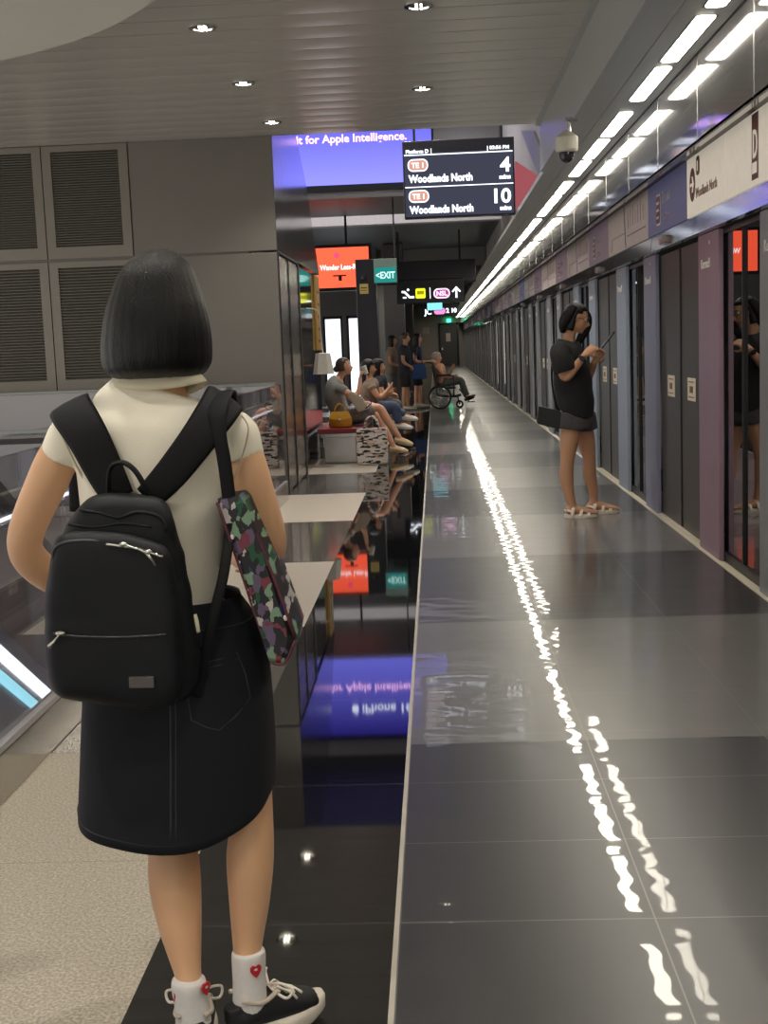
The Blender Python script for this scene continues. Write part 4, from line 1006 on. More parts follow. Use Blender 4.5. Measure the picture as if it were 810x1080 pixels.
# socks and shoes
for nm, an, d, ax0, ay0, hx in (('R', aR, dR, 262, 1005, [(269, 1026)]), ('L', aL, dL, 199, 1035, [(181, 1056), (215, 1048)])):
    bm = bmesh.new(); t_ = A(ax0, ay0, an.y)
    b_ = V((an.x, an.y, .06))
    tube(bm, [t_+V((0, 0, .004)), t_-V((0, 0, .008)), (t_+b_)/2, b_], [.0325, .0345, .0335, .036], 24, 4)
    o = obj('sock', bm, WHT, G)
    for (px, py) in hx:
        c_ = A(px, py, an.y-.04); 
        # lay the emblem on the sock surface
        v_ = V((c_.x-an.x, 0, 0)); c_.y = an.y-math.sqrt(max(.0356**2-min(abs(v_.x), .033)**2, 1e-5)); nrm = V((c_.x-an.x, c_.y-an.y, 0)).normalized(); tg = Z_.cross(nrm)
        hp = [(0, -.016), (.007, -.009), (.0115, -.001), (.0115, .006), (.007, .0105), (.002, .009), (0, .0065), (-.002, .009), (-.007, .0105), (-.0115, .006), (-.0115, -.001), (-.007, -.009)]
        bm = bmesh.new()
        prism(bm, [c_+tg*x+Z_*y-nrm*.002 for x, y in hp], nrm*.004); hh = obj('heart_emblem', bm, RED, o, False); hh['label'] = 'red heart emblem'
        bm = bmesh.new(); prism(bm, [c_+tg*(.004*math.cos(k)-.001)+Z_*(.0025*math.sin(k)+.002)+nrm*.001 for k in [2*PI*j/10 for j in range(10)]], nrm*.002); obj('emblem_dot', bm, EYEW, hh, False)
    base = V((an.x, an.y, 0)); w = d.cross(Z_).normalized()
    bm = bmesh.new()
    # thick curved foam sole
    out = []
    for k in range(40):
        th = 2*PI*k/40; l_ = math.cos(th); s_ = math.sin(th)
        out.append((.062+l_*.112, s_*(.043 if l_ > .0 else .037)))
    rings_mesh(bm, [[base+d*(a_*q if a_ > 0 else a_*q)+w*b_*q2+Z_*(z_+.012*max(0, (a_-.12)/.05)) for a_, b_ in out] for z_, q, q2 in ((0, .95, .9), (.008, 1, 1), (.028, 1.0, 1.03), (.038, .97, .97))])
    sh = empty('shoe', base, '', ''); del sh['label']; del sh['category']
    sh.parent = G; sh.location = base-wloc(G)
    o = obj('sole', bm, SOLE, sh); o['label'] = 'thick pale foam sole'
    bm = bmesh.new(); 
    tube(bm, [base-d*.032+Z_*.052, base+Z_*.062, base+d*.05+Z_*.058, base+d*.10+Z_*.050, base+d*.145+Z_*.042], [(.030, .026), (.038, .032), (.040, .036), (.041, .027), (.032, .018)], 18, 5, ref=w)
    tube(bm, [base-d*.03+Z_*.05, base-d*.036+Z_*.085], [.026, .022], 12, 3)
    me = fuse(bm, .0045, 4); obj_ = link('upper', me, SHOEB, sh)
    bm = bmesh.new()
    for k in range(4):
        q = base+d*(.045+.017*k)+Z_*(.098-.006*k); tube(bm, [q-w*.024-Z_*.008, q+Z_*.001, q+w*.024+d*.012-Z_*.008], [.0028], 6, 3)
    q = base+d*.045+Z_*.1
    for s_ in (-1, 1):
        tube(bm, [q, q+w*s_*.03+Z_*.012+d*.01, q+w*s_*.055+Z_*.005+d*.025, q+w*s_*.05-Z_*.012+d*.012, q+w*s_*.02-Z_*.004, q], [.003], 6, 5)
        tube(bm, [q, q+w*s_*.03-Z_*.012+d*.03, q+w*s_*.034-Z_*.03+d*.045], [.003], 6, 4)
    obj('laces', bm, SOLE, sh)
    bm = bmesh.new(); tube(bm, [base+Z_*.10-d*.03+w*.026, base+Z_*.088+d*.01+w*.036, base+Z_*.098+d*.05+w*.028, ], [.005], 8, 4); tube(bm, [base+Z_*.10-d*.03-w*.026, base+Z_*.088+d*.01-w*.036, base+Z_*.098+d*.05-w*.028, ], [.005], 8, 4); obj('collar_lining', bm, P('pale_lining', (200, 186, 172), .8), sh)

# backpack
YF = 2.19; YR = 2.32
def B(px, py, Y=YF): return at(px, py, Y)
bp = empty('backpack', B(120, 740, (YF+YR)/2), 'black nylon backpack with silver zips worn by the woman in the cream top', 'backpack')
sil = [(58, 566), (52, 600), (47, 640), (48, 690), (52, 722), (62, 735), (95, 741), (150, 748), (183, 742), (192, 728), (193, 690), (190, 640), (184, 600), (177, 578), (160, 570), (130, 562), (100, 560), (72, 561)]
sil2 = [(66, 560), (60, 600), (58, 650), (60, 700), (66, 722), (76, 732), (110, 738), (160, 742), (196, 736), (208, 715), (209, 680), (203, 640), (192, 590), (184, 552), (178, 534), (168, 525), (140, 523), (105, 523), (92, 528), (82, 540)]
def loop(sil_, Y, n=64, inset=0):
    pts = [B(x, y, Y) for x, y in sil_]; k = len(pts)
    q = crom([tuple(p) for p in pts+[pts[0]]], 8)[:-1]
    # resample by angle
    c_ = sum((V(p) for p in q), V((0, 0, 0)))/len(q); out = []
    for j in range(n):
        a_ = 2*PI*j/n; best = max(q, key=lambda p: math.cos(math.atan2(p[2]-c_.z, p[0]-c_.x)-a_))
        # interpolate distance
        ds = sorted(q, key=lambda p: -math.cos(math.atan2(p[2]-c_.z, p[0]-c_.x)-a_))[:2]
        r_ = sum(math.hypot(p[0]-c_.x, p[2]-c_.z) for p in ds)/2-inset
        out.append(V((c_.x+r_*math.cos(a_), c_.y, c_.z+r_*math.sin(a_))))
    return out
bm = bmesh.new()
L2 = loop(sil2, YR); Lm = loop(sil2, YR-.03, inset=-.004)
rings_mesh(bm, [loop(sil2, YR, inset=.02), L2, Lm, loop(sil2, YF+.075, inset=-.002), loop(sil2, YF+.05, inset=.006), loop(sil2, YF+.04, inset=.03)])
bmesh.ops.recalc_face_normals(bm, faces=bm.faces[:])
o = obj('main_compartment', bm, NYLON, bp); o.modifiers.new('s', 'SUBSURF').render_levels = 1
tx = bpy.data.textures.new('folds', 'CLOUDS'); tx.noise_scale = .09
md = o.modifiers.new('d', 'DISPLACE'); md.texture = tx; md.strength = .014; md.texture_coords = 'GLOBAL'
bm = bmesh.new()
rings_mesh(bm, [loop(sil, YF+.06), loop(sil, YF+.035, inset=-.001), loop(sil, YF+.012, inset=.003), loop(sil, YF, inset=.014), loop(sil, YF-.002, inset=.05)])
o = obj('front_pocket', bm, NYLON, bp); o.modifiers.new('s', 'SUBSURF').render_levels = 1
md = o.modifiers.new('d', 'DISPLACE'); md.texture = tx; md.strength = .006; md.texture_coords = 'GLOBAL'
# zip round the top of the front pocket
zl = [(57, 600), (56, 582), (66, 573), (90, 570), (120, 573), (140, 576), (158, 583), (168, 596), (174, 615), (177, 650)]
bm = bmesh.new(); tube(bm, [B(x, y, YF-.0-(.0 if 0 else .0)+(.012 if x > 160 or x < 62 else .004)) for x, y in zl], [.0032], 8, 5); zp = obj('zip', bm, P('dull_zip', (70, 70, 74), .4, .6), bp)
bm = bmesh.new(); tube(bm, [B(x, y, YF-.004+(.01 if x > 160 else 0)) for x, y in [(112, 574), (128, 576), (142, 578), (152, 582), (160, 590), (166, 600)]], [.0026], 8, 4); o = obj('zip_teeth', bm, SILV, zp); o['label'] = 'bright silver zip teeth'
bm = bmesh.new(); 
for (x, y) in ((130, 574), (156, 582)):
    c_ = B(x, y, YF-.008); ball(bm, c_, (.008, .005, .0045), None, 10); tube(bm, [c_, c_+V((.012, -.002, -.004)), c_+V((.026, 0, -.010))], [.0028, .002, .003], 8, 3)
obj('zip_pull', bm, SILV, bp)
bm = bmesh.new(); tube(bm, [B(x, y, YF-.003) for x, y in ((56, 668), (80, 671), (120, 672), (150, 671), (175, 669))], [.0022], 8, 3); zp = obj('lower_zip', bm, P('dull_zip', (70, 70, 74), .4, .6), bp)
bm = bmesh.new(); c_ = B(64, 668, YF-.007); ball(bm, c_, (.010, .005, .005), None, 10); tube(bm, [c_, B(58, 675, YF-.012), B(52, 682, YF-.010)], [.0022, .0022, .0048], 8, 3); o = obj('zip_pull', bm, SILV, bp); o['label'] = 'silver zip pull hanging at the left'
a, b = B(136, 714, YF-.004), B(163, 725, YF-.004)
bm = bmesh.new(); box(bm, a.x, b.x, YF-.008, YF, b.z, a.z, bev=.0015); o = obj('label_patch', bm, TAG, bp, 'a'); o['label'] = 'small grey label patch'
bm = bmesh.new()
for pts in ([(84, 538), (105, 541), (125, 546), (145, 540), (168, 545), (176, 560)], [(72, 553), (100, 556), (130, 552), (160, 556)]):
    tube(bm, [B(x, y, YF+.044) for x, y in pts], [(.003, .003)], 8, 4)
obj('fabric_fold', bm, NYLON, bp)
def strap(bm, pts, w=.026, t=.006, ref=None, n=5):
    tube(bm, pts, [(w if not isinstance(w, list) else w[i], t) for i in range(len(pts))], 10, n, ref=ref)
# shoulder straps lie on the back of the top, over the shoulder and forward
bm = bmesh.new(); strap(bm, [B(126, 526, 2.315), B(112, 500, 2.318), B(92, 460, 2.32), B(76, 434, 2.36), B(73, 426, 2.43), B(78, 434, 2.52), B(85, 470, 2.575), B(84, 540, 2.575)], w=[.030, .036, .040, .042, .042, .036, .030, .022], ref=V((.9, 0, .43)))
obj('shoulder_strap', bm, NYLON2, bp)
bm = bmesh.new(); strap(bm, [B(155, 526, 2.315), B(180, 500, 2.318), B(208, 464, 2.32), B(229, 434, 2.355), B(238, 420, 2.42), B(240, 428, 2.52), B(238, 470, 2.575), B(232, 540, 2.575)], w=[.026, .031, .034, .038, .040, .036, .030, .022], ref=V((.77, 0, -.62)))
obj('shoulder_strap', bm, NYLON2, bp)
bm = bmesh.new(); strap(bm, [B(116, 525, 2.30), B(115, 508, 2.29), B(118, 492, 2.285), B(130, 488, 2.285), B(142, 496, 2.285), B(152, 512, 2.29), B(157, 525, 2.30)], w=.013, t=.0045, ref=Y_)
obj('handle', bm, NYLON2, bp)
bm = bmesh.new(); strap(bm, [B(206, 735, 2.30), B(214, 700, 2.29), B(224, 655, 2.28), B(235, 610, 2.29), B(241, 570, 2.32), B(243, 540, 2.38)], w=.010, t=.003, ref=X_)
obj('side_strap', bm, NYLON2, bp)
bm = bmesh.new(); tube(bm, [B(205, 648, 2.27), B(207, 656, 2.268), B(209, 667, 2.27)], [(.005, .003), (.0055, .004), (.005, .003)], 8, 3); o = obj('zip_pull', bm, P('pale_pull', (232, 226, 200), .4), bp); o['label'] = 'cream zip pull on the right side'

# tote bag under her right arm
def puzzle():
    t = NT('parrot_print'); bb = t.n('ShaderNodeBsdfPrincipled', _Roughness=.5)
    tc = t.n('ShaderNodeTexCoord'); mp = t.n('ShaderNodeMapping'); mp.inputs['Scale'].default_value = (70, 16, 44); mp.inputs['Rotation'].default_value = (0, .35, 0); t.l(tc.outputs['Object'], mp.inputs[0])
    nz = t.n('ShaderNodeTexNoise', _Scale=1.2); t.l(mp.outputs[0], nz.inputs['Vector'])
    mx = t.n('ShaderNodeVectorMath', operation='MULTIPLY_ADD'); t.l(nz.outputs['Color'], mx.inputs[0]); mx.inputs[1].default_value = (1.3, 1.3, 1.3); t.l(mp.outputs[0], mx.inputs[2])
    v = t.n('ShaderNodeTexVoronoi', _Scale=1.0); t.l(mx.outputs[0], v.inputs['Vector'])
    sp = t.n('ShaderNodeSeparateColor'); t.l(v.outputs['Color'], sp.inputs[0])
    rp = t.n('ShaderNodeValToRGB'); rp.color_ramp.interpolation = 'CONSTANT'; e = rp.color_ramp.elements
    cols = [(20, 20, 22), (120, 150, 124), (24, 22, 24), (40, 54, 100), (28, 26, 30), (24, 80, 54), (22, 22, 24), (190, 182, 176), (24, 22, 26), (24, 22, 26), (96, 82, 108), (120, 50, 66)]
    e[0].position = 0; e[0].color = S(cols[0]); e[1].position = 1/12; e[1].color = S(cols[1])
    for i, c in enumerate(cols[2:]): k = e.new((i+2)/12); k.color = S(c)
    t.l(sp.outputs[0], rp.inputs[0]); t.l(rp.outputs[0], bb.inputs['Base Color']); t.l(bb.outputs[0], t.out.inputs[0]); return t.m
PRINT = puzzle()
tb = empty('tote_bag', B(290, 700, 2.45), 'flat tote with colourful bird print hanging under the arm of the woman in cream', 'tote bag')
def TB(px, py, Y): return at(px, py, Y)
bm = bmesh.new()
near = [(228, 527), (252, 522), (258, 528), (312, 672), (310, 684), (300, 701), (284, 698), (268, 650)]
# the bag is a flat body lying in depth, seen nearly edge-on; its near side edge faces the camera
def bagloop(Y, g=0):
    c_ = V((0, 0, 0)); ps = [TB(x, y, 2.32) for x, y in near]; c_ = sum(ps, V((0, 0, 0)))/len(ps)
    return [V((c_.x+(p.x-c_.x)*(1-g), Y, c_.z+(p.z-c_.z)*(1-g*.3))) for p in ps]
rings_mesh(bm, [bagloop(2.315, .25), bagloop(2.32, .04), bagloop(2.335, 0), bagloop(2.42, .0), bagloop(2.50, .05), bagloop(2.515, .3)])
o = obj('bag_body', bm, PRINT, tb, 'a')
bm = bmesh.new(); tube(bm, [TB(x, y, 2.318) for x, y in ((257, 530), (285, 600), (311, 672))], [.003], 8, 3); tube(bm, [TB(x, y, 2.318) for x, y in ((229, 530), (250, 590), (283, 690))], [.003], 8, 3); tube(bm, [TB(x, y, 2.318) for x, y in ((285, 698), (300, 700), (311, 676))], [.003], 8, 3)
obj('piping', bm, P('maroon_piping', (92, 44, 56), .5), tb)
bm = bmesh.new()
strap(bm, [TB(242, 530, 2.33), TB(237, 490, 2.325), TB(231, 455, 2.325), TB(229, 428, 2.35), TB(234, 414, 2.42), TB(240, 424, 2.51), TB(246, 470, 2.575), TB(250, 540, 2.58)], w=[.013, .013, .014, .022, .026, .02, .014, .013], t=.004, ref=V((1, 0, .1)))
obj('strap', bm, NYLON2, tb)
bm = bmesh.new()
for (x, y, r1) in ((250, 552, .006), (246, 566, .006), (255, 592, .006), (262, 622, .006), (276, 646, .007), (286, 656, .007), (300, 652, .006)):
    ball(bm, TB(x, y, 2.3175), (r1, .002, r1), None, 10)
o = obj('bird_face', bm, P('bird_white', (222, 214, 208), .5), tb); o['label'] = 'white bird faces in the print'
bm = bmesh.new()
for pl in ([(268, 640), (276, 640), (282, 655), (274, 654)], [(284, 666), (300, 662), (304, 670), (290, 674)]):
    prism(bm, [TB(x, y, 2.3155) for x, y in pl], V((0, .003, 0)))
obj('yellow_beak', bm, P('bird_yellow', (236, 204, 66), .5), tb, False)

# ------------------------------------------------------------------ standing woman in black by the doors
YW = 9.85
def A(px, py, Y=YW): return at(px, py, Y)
FW = V((1, -.12, 0)).normalized(); WW, _, _ = frame(FW)     # WW = her right, towards the camera
bm = bmesh.new()
hc = A(608, 335.5)
fdir = V((1, -.22, -.28))
add_head(bm, hc, fdir, s=1.0)
hipc = A(609, 440); chest = A(601, 385); neck = A(600, 358)
tube(bm, [chest, neck+V((0, 0, -.03)), A(601, 350), hc-V((.02, 0, .03))], [(.06, .05), (.05, .05), (.047, .05), (.05, .05)], 16, 3, ref=WW)
torso_tube(bm, [A(609, 450), hipc, A(605, 415), chest, A(599, 366)], [(.12, .075), (.135, .10), (.13, .10), (.165, .105), (.10, .06)], WW)
off = V((0, .09, 0))
rk, ra = A(598.5, 486, 9.77), A(603, 531, 9.76)
lk, la = A(621.5, 484, 9.93), A(626, 524, 9.96)
tube(bm, [A(604, 448, 9.79), A(600.5, 465, 9.78), rk, A(597.5, 503, 9.78), A(600, 520, 9.77), ra], [.078, .074, .053, .055, .042, .034], 16, 5)
tube(bm, [A(614, 448, 9.93), A(618, 465, 9.93), lk, A(622, 501, 9.95), A(625, 514, 9.96), la], [.078, .071, .051, .053, .042, .034], 16, 5)
dn = V((1, -.12, 0)); add_foot(bm, ra, dn, .022, L=.245); add_foot(bm, la, dn, .022, L=.245)
# arms: near (right) arm
rs_, re, rw = A(590, 372, 9.66), A(596.5, 398, 9.62), A(617, 374, 9.60)
ls_, le, lw = A(603, 370, 10.02), A(617, 402, 10.0), A(627, 381, 9.84)
tube(bm, [rs_, A(592, 386, 9.63), re, A(606, 388, 9.61), rw], [.048, .042, .036, .034, .023], 14, 5)
tube(bm, [ls_, A(608, 386, 10.02), le, A(623, 391, 9.93), lw], [.05, .045, .038, .035, .025], 14, 5)
hd = (A(632, 362, 9.66)-rw)
add_hand(bm, rw, hd, (.25, .9, -.35), s=1.02, curl=.45, side=-1)
add_hand(bm, lw, (A(636, 368, 9.78)-lw), (.1, -.9, .45), s=1.0, curl=.4, side=1)
me = fuse(bm, .0075, 4)
Wm = link('person', me, SKIN2, base=(hipc.x, YW, 0)); tagp(Wm, 'woman in black T-shirt and dark shorts standing by the platform doors looking at a phone')
face_parts(Wm, hc, fdir, s=1.0)
bm = bmesh.new()
torso_tube(bm, [A(607, 439), A(607, 436), A(605.5, 415), A(602, 388), A(599.5, 370), A(598.5, 361), A(598.5, 359.5)], [(.165, .135), (.168, .14), (.165, .145), (.19, .135), (.18, .115), (.125, .085), (.10, .075)], WW, 28)
tube(bm, [rs_+V((.03, .07, .03)), rs_+V((0, .01, 0)), A(592.5, 381, 9.63), A(596, 392, 9.62)], [.06, .075, .085, .084], 18, 4)
tube(bm, [ls_+V((.0, -.06, .02)), ls_, A(608, 388, 10.03)], [.06, .08, .08], 18, 4)
me = fuse(bm, .009, 5)
for v in me.vertices: v.co += V((1, 0, 0))*.012*noise.noise(v.co*7+V((0, 0, v.co.z*3)))
link('t_shirt', me, P('black_jersey', (24, 24, 26), .85, 0, .1, 12), Wm)
bm = bmesh.new()
torso_tube(bm, [A(608.5, 432), A(609, 440), A(609, 451)], [(.155, .115), (.16, .12), (.15, .115)], WW)
tube(bm, [A(604, 436, 9.79), A(601.5, 453.5, 9.78)], [.10, .105], 18, 3); tube(bm, [A(615, 436, 9.90), A(616.5, 452.5, 9.92)], [.10, .104], 18, 3)
me = fuse(bm, .009, 3); link('shorts', me, P('charcoal_shorts', (74, 71, 72), .85, 0, .15, 60), Wm)
HW = hair_cap(hc, fdir, length=.10, face=74, thick_=.012, front_z=.05)
hw = obj('hair', HW, HAIR, Wm)
w_, f_, u_ = frame(fdir)
bm = bmesh.new()
tube(bm, [hc+f_*.03-w_*.085+u_*.08, hc+f_*.07-w_*.092+u_*.02, hc+f_*.078-w_*.092-u_*.06, hc+f_*.055-w_*.09-u_*.16, hc+f_*.04-w_*.085-u_*.24], [(.02, .02), (.035, .018), (.04, .016), (.03, .014), (.012, .008)], 12, 5, ref=f_)
tube(bm, [hc-f_*.03+w_*.065+u_*.09, hc-f_*.06+w_*.08+u_*.02, hc-f_*.075+w_*.072-u_*.06, hc-f_*.07+w_*.055-u_*.13], [(.03, .02), (.045, .02), (.042, .024), (.02, .014)], 12, 5, ref=f_)
tube(bm, [hc-f_*.05+u_*.05, hc-f_*.09-u_*.03, hc-f_*.085-u_*.12], [(.06, .03), (.07, .03), (.05, .018)], 12, 5, ref=w_)
obj('hair_lock', bm, HAIR, hw)
# glasses
bm = bmesh.new()
for k in (-1, 1):
    c_ = hc+f_*.092+w_*k*.033+u_*.006; ring = [c_+w_*.024*math.cos(t_)+u_*.019*math.sin(t_) for t_ in [2*PI*j/16 for j in range(17)]]
    tube(bm, ring, [.0022], 6, 1); tube(bm, [c_+w_*k*.024, hc+w_*k*.078+f_*.05+u_*.008, hc+w_*k*.08-f_*.01+u_*.004], [.0018], 6, 3)
tube(bm, [hc+f_*.093-w_*.01+u_*.01, hc+f_*.098+u_*.012, hc+f_*.093+w_*.01+u_*.01], [.0018], 6, 3)
obj('glasses', bm, BLK, Wm)
# watch
ad = (rw-re).normalized(); bm = bmesh.new(); c_ = rw-ad*.035
a_ = ad.orthogonal().normalized(); b_ = ad.cross(a_)
lathe(bm, c_, [(.028, -.011), (.033, -.011), (.033, .011), (.028, .011)], 20, (a_, b_, ad)); wa = obj('watch_strap', bm, BLK, Wm, 'a')
bm = bmesh.new(); n_ = (V((0, -1, 0))-V((0, -1, 0)).dot(ad)*ad).normalized(); lathe(bm, c_+n_*.03, [(.019, 0), (.020, .004), (.018, .009)], 20, (ad, n_.cross(ad), n_)); obj('watch_case', bm, P('watch_face', (12, 12, 14), .1), wa, 'a')
# sandals
for an, nm in ((ra, 'r'), (la, 'l')):
    base = V((an.x, an.y, 0)); d = dn.normalized(); w = d.cross(Z_)
    s_ = empty('sandal', base, '', ''); del s_['label']; del s_['category']; s_.parent = Wm; s_.location = base-wloc(Wm)
    out = [(.07+math.cos(t_)*.13, math.sin(t_)*(.047 if math.cos(t_) > 0 else .040)) for t_ in [2*PI*k/32 for k in range(32)]]
    bm = bmesh.new(); rings_mesh(bm, [[base+d*a*q+w*b*q+Z_*z for a, b in out] for z, q in ((0, .96), (.006, 1), (.024, 1), (.03, .97))]); o = obj('sole', bm, P('sandal_white', (226, 214, 200), .6), s_, 'a')
    for (dx, hh, w0) in ((.01, .095, .048), (.075, .08, .05), (.13, .062, .053)):
        bm = bmesh.new(); tube(bm, [base+d*(dx-.005)+w*w0+Z_*.02, base+d*dx+w*w0*.8+Z_*(hh-.025), base+d*(dx+.003)+Z_*hh, base+d*dx-w*w0*.8+Z_*(hh-.025), base+d*(dx-.005)-w*w0+Z_*.02], [(.013, .004)], 8, 5, ref=d); obj('strap', bm, P('sandal_strap', (232, 222, 210), .6), s_)
    bm = bmesh.new(); tube(bm, [base+d*.01+w*.045+Z_*.05, base-d*.03+w*.03+Z_*.06, base-d*.055+Z_*.06, base-d*.03-w*.03+Z_*.06, base+d*.01-w*.045+Z_*.05], [(.009, .004)], 8, 5, ref=Z_); obj('heel_strap', bm, P('sandal_strap', (232, 222, 210), .6), s_)
# phone
pc = A(641, 358.5, 9.70)
pd = (A(648, 350, 9.70)-A(634, 368, 9.70)).normalized(); pn = V((.25, .9, .35)).cross(pd).normalized(); py_ = pd.cross(pn)
bm = bmesh.new(); rr = []
for z, q in ((-.0045, .96), (-.003, 1), (.003, 1), (.0045, .96)):
    rr.append([pc+py_*(x-.037)*q+pd*(y-.078)*q+pn*z for x, y in rrect(.074, .156, .01)])
rings_mesh(bm, rr); ph = tag(obj('phone', bm, BLK, smooth='a'), 'black phone held up by the woman in black', 'phone')
bm = bmesh.new(); prism(bm, [pc+py_*(x-.034)+pd*(y-.074)-pn*.0046 for x, y in rrect(.068, .148, .008)], -pn*.0006); obj('screen', bm, P('phone_glass', (30, 32, 38), .08), ph, False)
bm = bmesh.new()
for dx in (.0, .03): lathe(bm, pc+pd*(.045+dx*.9)+py_*.018+pn*.0045, [(.009, 0), (.009, .002)], 14, (pd, py_, pn))
obj('camera_lens', bm, CHROME, ph, 'a')
# handbag at her hip
YHB = 9.62
pl = [(568.5, 429), (592, 434), (590.5, 453), (566.5, 447)]
hb = empty('shoulder_bag', A(579, 450, YHB), 'small black boxy shoulder bag at the hip of the woman in black', 'shoulder bag')
bm = bmesh.new(); prism(bm, [A(x, y, YHB) for x, y in pl], V((0, .07, 0))); bmesh.ops.bevel(bm, geom=bm.edges[:], offset=.008, segments=2, affect='EDGES'); o = obj('bag_body', bm, P('black_leather', (19, 19, 21), .38, 0, .1, 30), hb, 'a')
bm = bmesh.new(); prism(bm, [A(x, y, YHB-.008) for x, y in [(568.5, 428.5), (592, 433.5), (591.5, 441), (568, 436.5)]], V((0, .085, 0))); bmesh.ops.bevel(bm, geom=bm.edges[:], offset=.004, segments=2, affect='EDGES'); obj('flap', bm, P('black_leather', (19, 19, 21), .38), hb, 'a')
bm = bmesh.new(); tube(bm, [A(590, 434, YHB+.03), A(586, 425, YHB-.03), A(582, 400, 9.63), A(584, 372, 9.66), A(591, 359.5, 9.76), A(589, 368, 9.90)], [(.008, .003)], 8, 6, ref=X_); obj('strap', bm, NYLON2, hb)
bm = bmesh.new(); ball(bm, A(592, 434, YHB-.012), .008, None, 8); obj('ring', bm, SILV, hb)

# ------------------------------------------------------------------ seated and distant people
def figure(label, Y, head, hdir, torso, arms, legs, mats, hair, s=1.0, vox=.012, shoe=None, dress=None, skirt=None, W=None, hs=1.0, pants=False):
    """points are (px, py, dY); torso from pelvis up to the neck; W = direction across the body"""
    skin, shirt, lower, hairm, shoem = mats
    Q = lambda p: at(p[0], p[1], Y+(p[2] if len(p) > 2 else 0))
    W = W or Y_
    bm = bmesh.new(); hc = Q(head); add_head(bm, hc, hdir, s=hs)
    tp = [Q(p) for p in torso]
    tr = [(.15*s, .115*s), (.13*s, .105*s), (.155*s, .11*s), (.16*s, .10*s), (.08*s, .06*s)][:len(tp)] if len(tp) == 5 else [(.15*s, .11*s)]*(len(tp)-1)+[(.08*s, .06*s)]
    torso_tube(bm, tp, tr, W)
    tube(bm, [tp[-1]-V((0, 0, .05)), tp[-1]+V((0, 0, .02)), hc-V((0, 0, .04))], [.055*s, .05*s, .05*s], 12, 3)
    for a_ in arms:
        q = [Q(p) for p in a_['p']]; tube(bm, q, [.05*s, .04*s, .026*s], 12, 5)
        add_hand(bm, q[2], a_.get('d', q[2]-q[1]), a_.get('palm', (0, 1, -.2)), s=s, curl=a_.get('curl', .5), side=a_.get('side', 1))
    for l_ in legs:
        q = [Q(p) for p in l_['p']]; m_ = q[1]*.6+q[2]*.4
        tube(bm, [q[0], q[0]*.5+q[1]*.5, q[1], m_, q[2]], [.088*s, .078*s, .055*s, .055*s, .034*s], 14, 4)
        d = V(l_.get('d', (1, 0, 0))).normalized(); u = V(l_.get('u', (0, 0, 1)))
        tube(bm, [q[2]-d*.04*s-u*.03*s, q[2]-u*.03*s+d*.03*s, q[2]-u*.045*s+d*.11*s, q[2]-u*.055*s+d*.16*s], [.03*s, .036*s, .03*s, .018*s], 10, 3)
    me = fuse(bm, vox, 3)
    b_ = V((tp[0].x, tp[0].y, 0)); o = link('person', me, skin, base=b_); tagp(o, label)
    face_parts(o, hc, hdir, s=hs, brow=hairm)
    bm = bmesh.new(); torso_tube(bm, [tp[0]-(tp[1]-tp[0])*.05]+tp[1:], [(a+.02, b+.022) for a, b in tr], W)
    for a_ in arms:
        q = [Q(p) for p in a_['p']]; k = a_.get('sleeve', .55)
        tube(bm, [q[0], q[0]*(1-k/2)+q[1]*(k/2), q[0]*(1-k)+q[1]*k], [.062*s, .06*s, .058*s], 12, 3)
    link('shirt', fuse(bm, vox, 3), shirt, o)
    if lower:
        bm = bmesh.new()
        for l_ in legs:
            q = [Q(p) for p in l_['p']]
            if pants: m_ = q[1]*.6+q[2]*.4; tube(bm, [q[0], q[0]*.5+q[1]*.5, q[1], m_, q[2]], [.105*s, .095*s, .075*s, .068*s, .055*s], 12, 4)
            else:
                k = .85; tube(bm, [q[0], q[0]*.5+q[1]*.5, q[0]*(1-k)+q[1]*k], [.108*s, .102*s, .09*s], 12, 4)
        torso_tube(bm, [tp[0]-(tp[1]-tp[0])*.4, tp[0], tp[0]*.5+tp[1]*.5], [(.16*s, .13*s), (.17*s, .135*s), (.14*s, .115*s)], W)
        link('trousers' if pants else 'skirt', fuse(bm, vox, 3), lower, o)
    for l_ in legs:
        q = [Q(p) for p in l_['p']]; d = V(l_.get('d', (1, 0, 0))).normalized(); u = V(l_.get('u', (0, 0, 1)))
        bm = bmesh.new()
        tube(bm, [q[2]-d*.05*s-u*.045*s, q[2]-u*.045*s+d*.03*s, q[2]-u*.052*s+d*.12*s, q[2]-u*.062*s+d*.19*s], [(.03*s, .035*s), (.042*s, .042*s), (.042*s, .03*s), (.022*s, .014*s)], 12, 4)
        obj('shoe', bm, shoem, o)
    if hair == 'bun':
        h_ = obj('hair', hair_cap(hc, hdir, s=hs, length=.05, face=68, thick_=.008, front_z=.055), hairm, o)
        w, f, u = frame(hdir); bm = bmesh.new(); ball(bm, hc-f*.1*hs-u*.02*hs, .042*hs, None, 12); obj('hair_bun', bm, hairm, h_)
    else:
        obj('hair', hair_cap(hc, hdir, s=hs, length=hair, face=64, thick_=.014), hairm, o)
    return o
GR = P('grey_jersey', (142, 142, 138), .85, 0, .1, 30); JEAN = P('blue_jeans', (62, 74, 100), .8, 0, .1, 60)
BK = P('black_cotton', (28, 28, 32), .85); BEI = P('beige_shoe', (208, 184, 140), .5); WS = P('white_shoe', (206, 200, 190), .5)
PE = P('peach_shirt', (214, 160, 130), .8); DG = P('dark_grey_trousers', (84, 84, 82), .8); GRD = P('grey_print_skirt', (128, 126, 128), .8, 0, .35, 60)
NAVY = P('dark_navy_cotton', (36, 40, 54), .85); OLV = P('dull_tan_top', (130, 112, 98), .85)
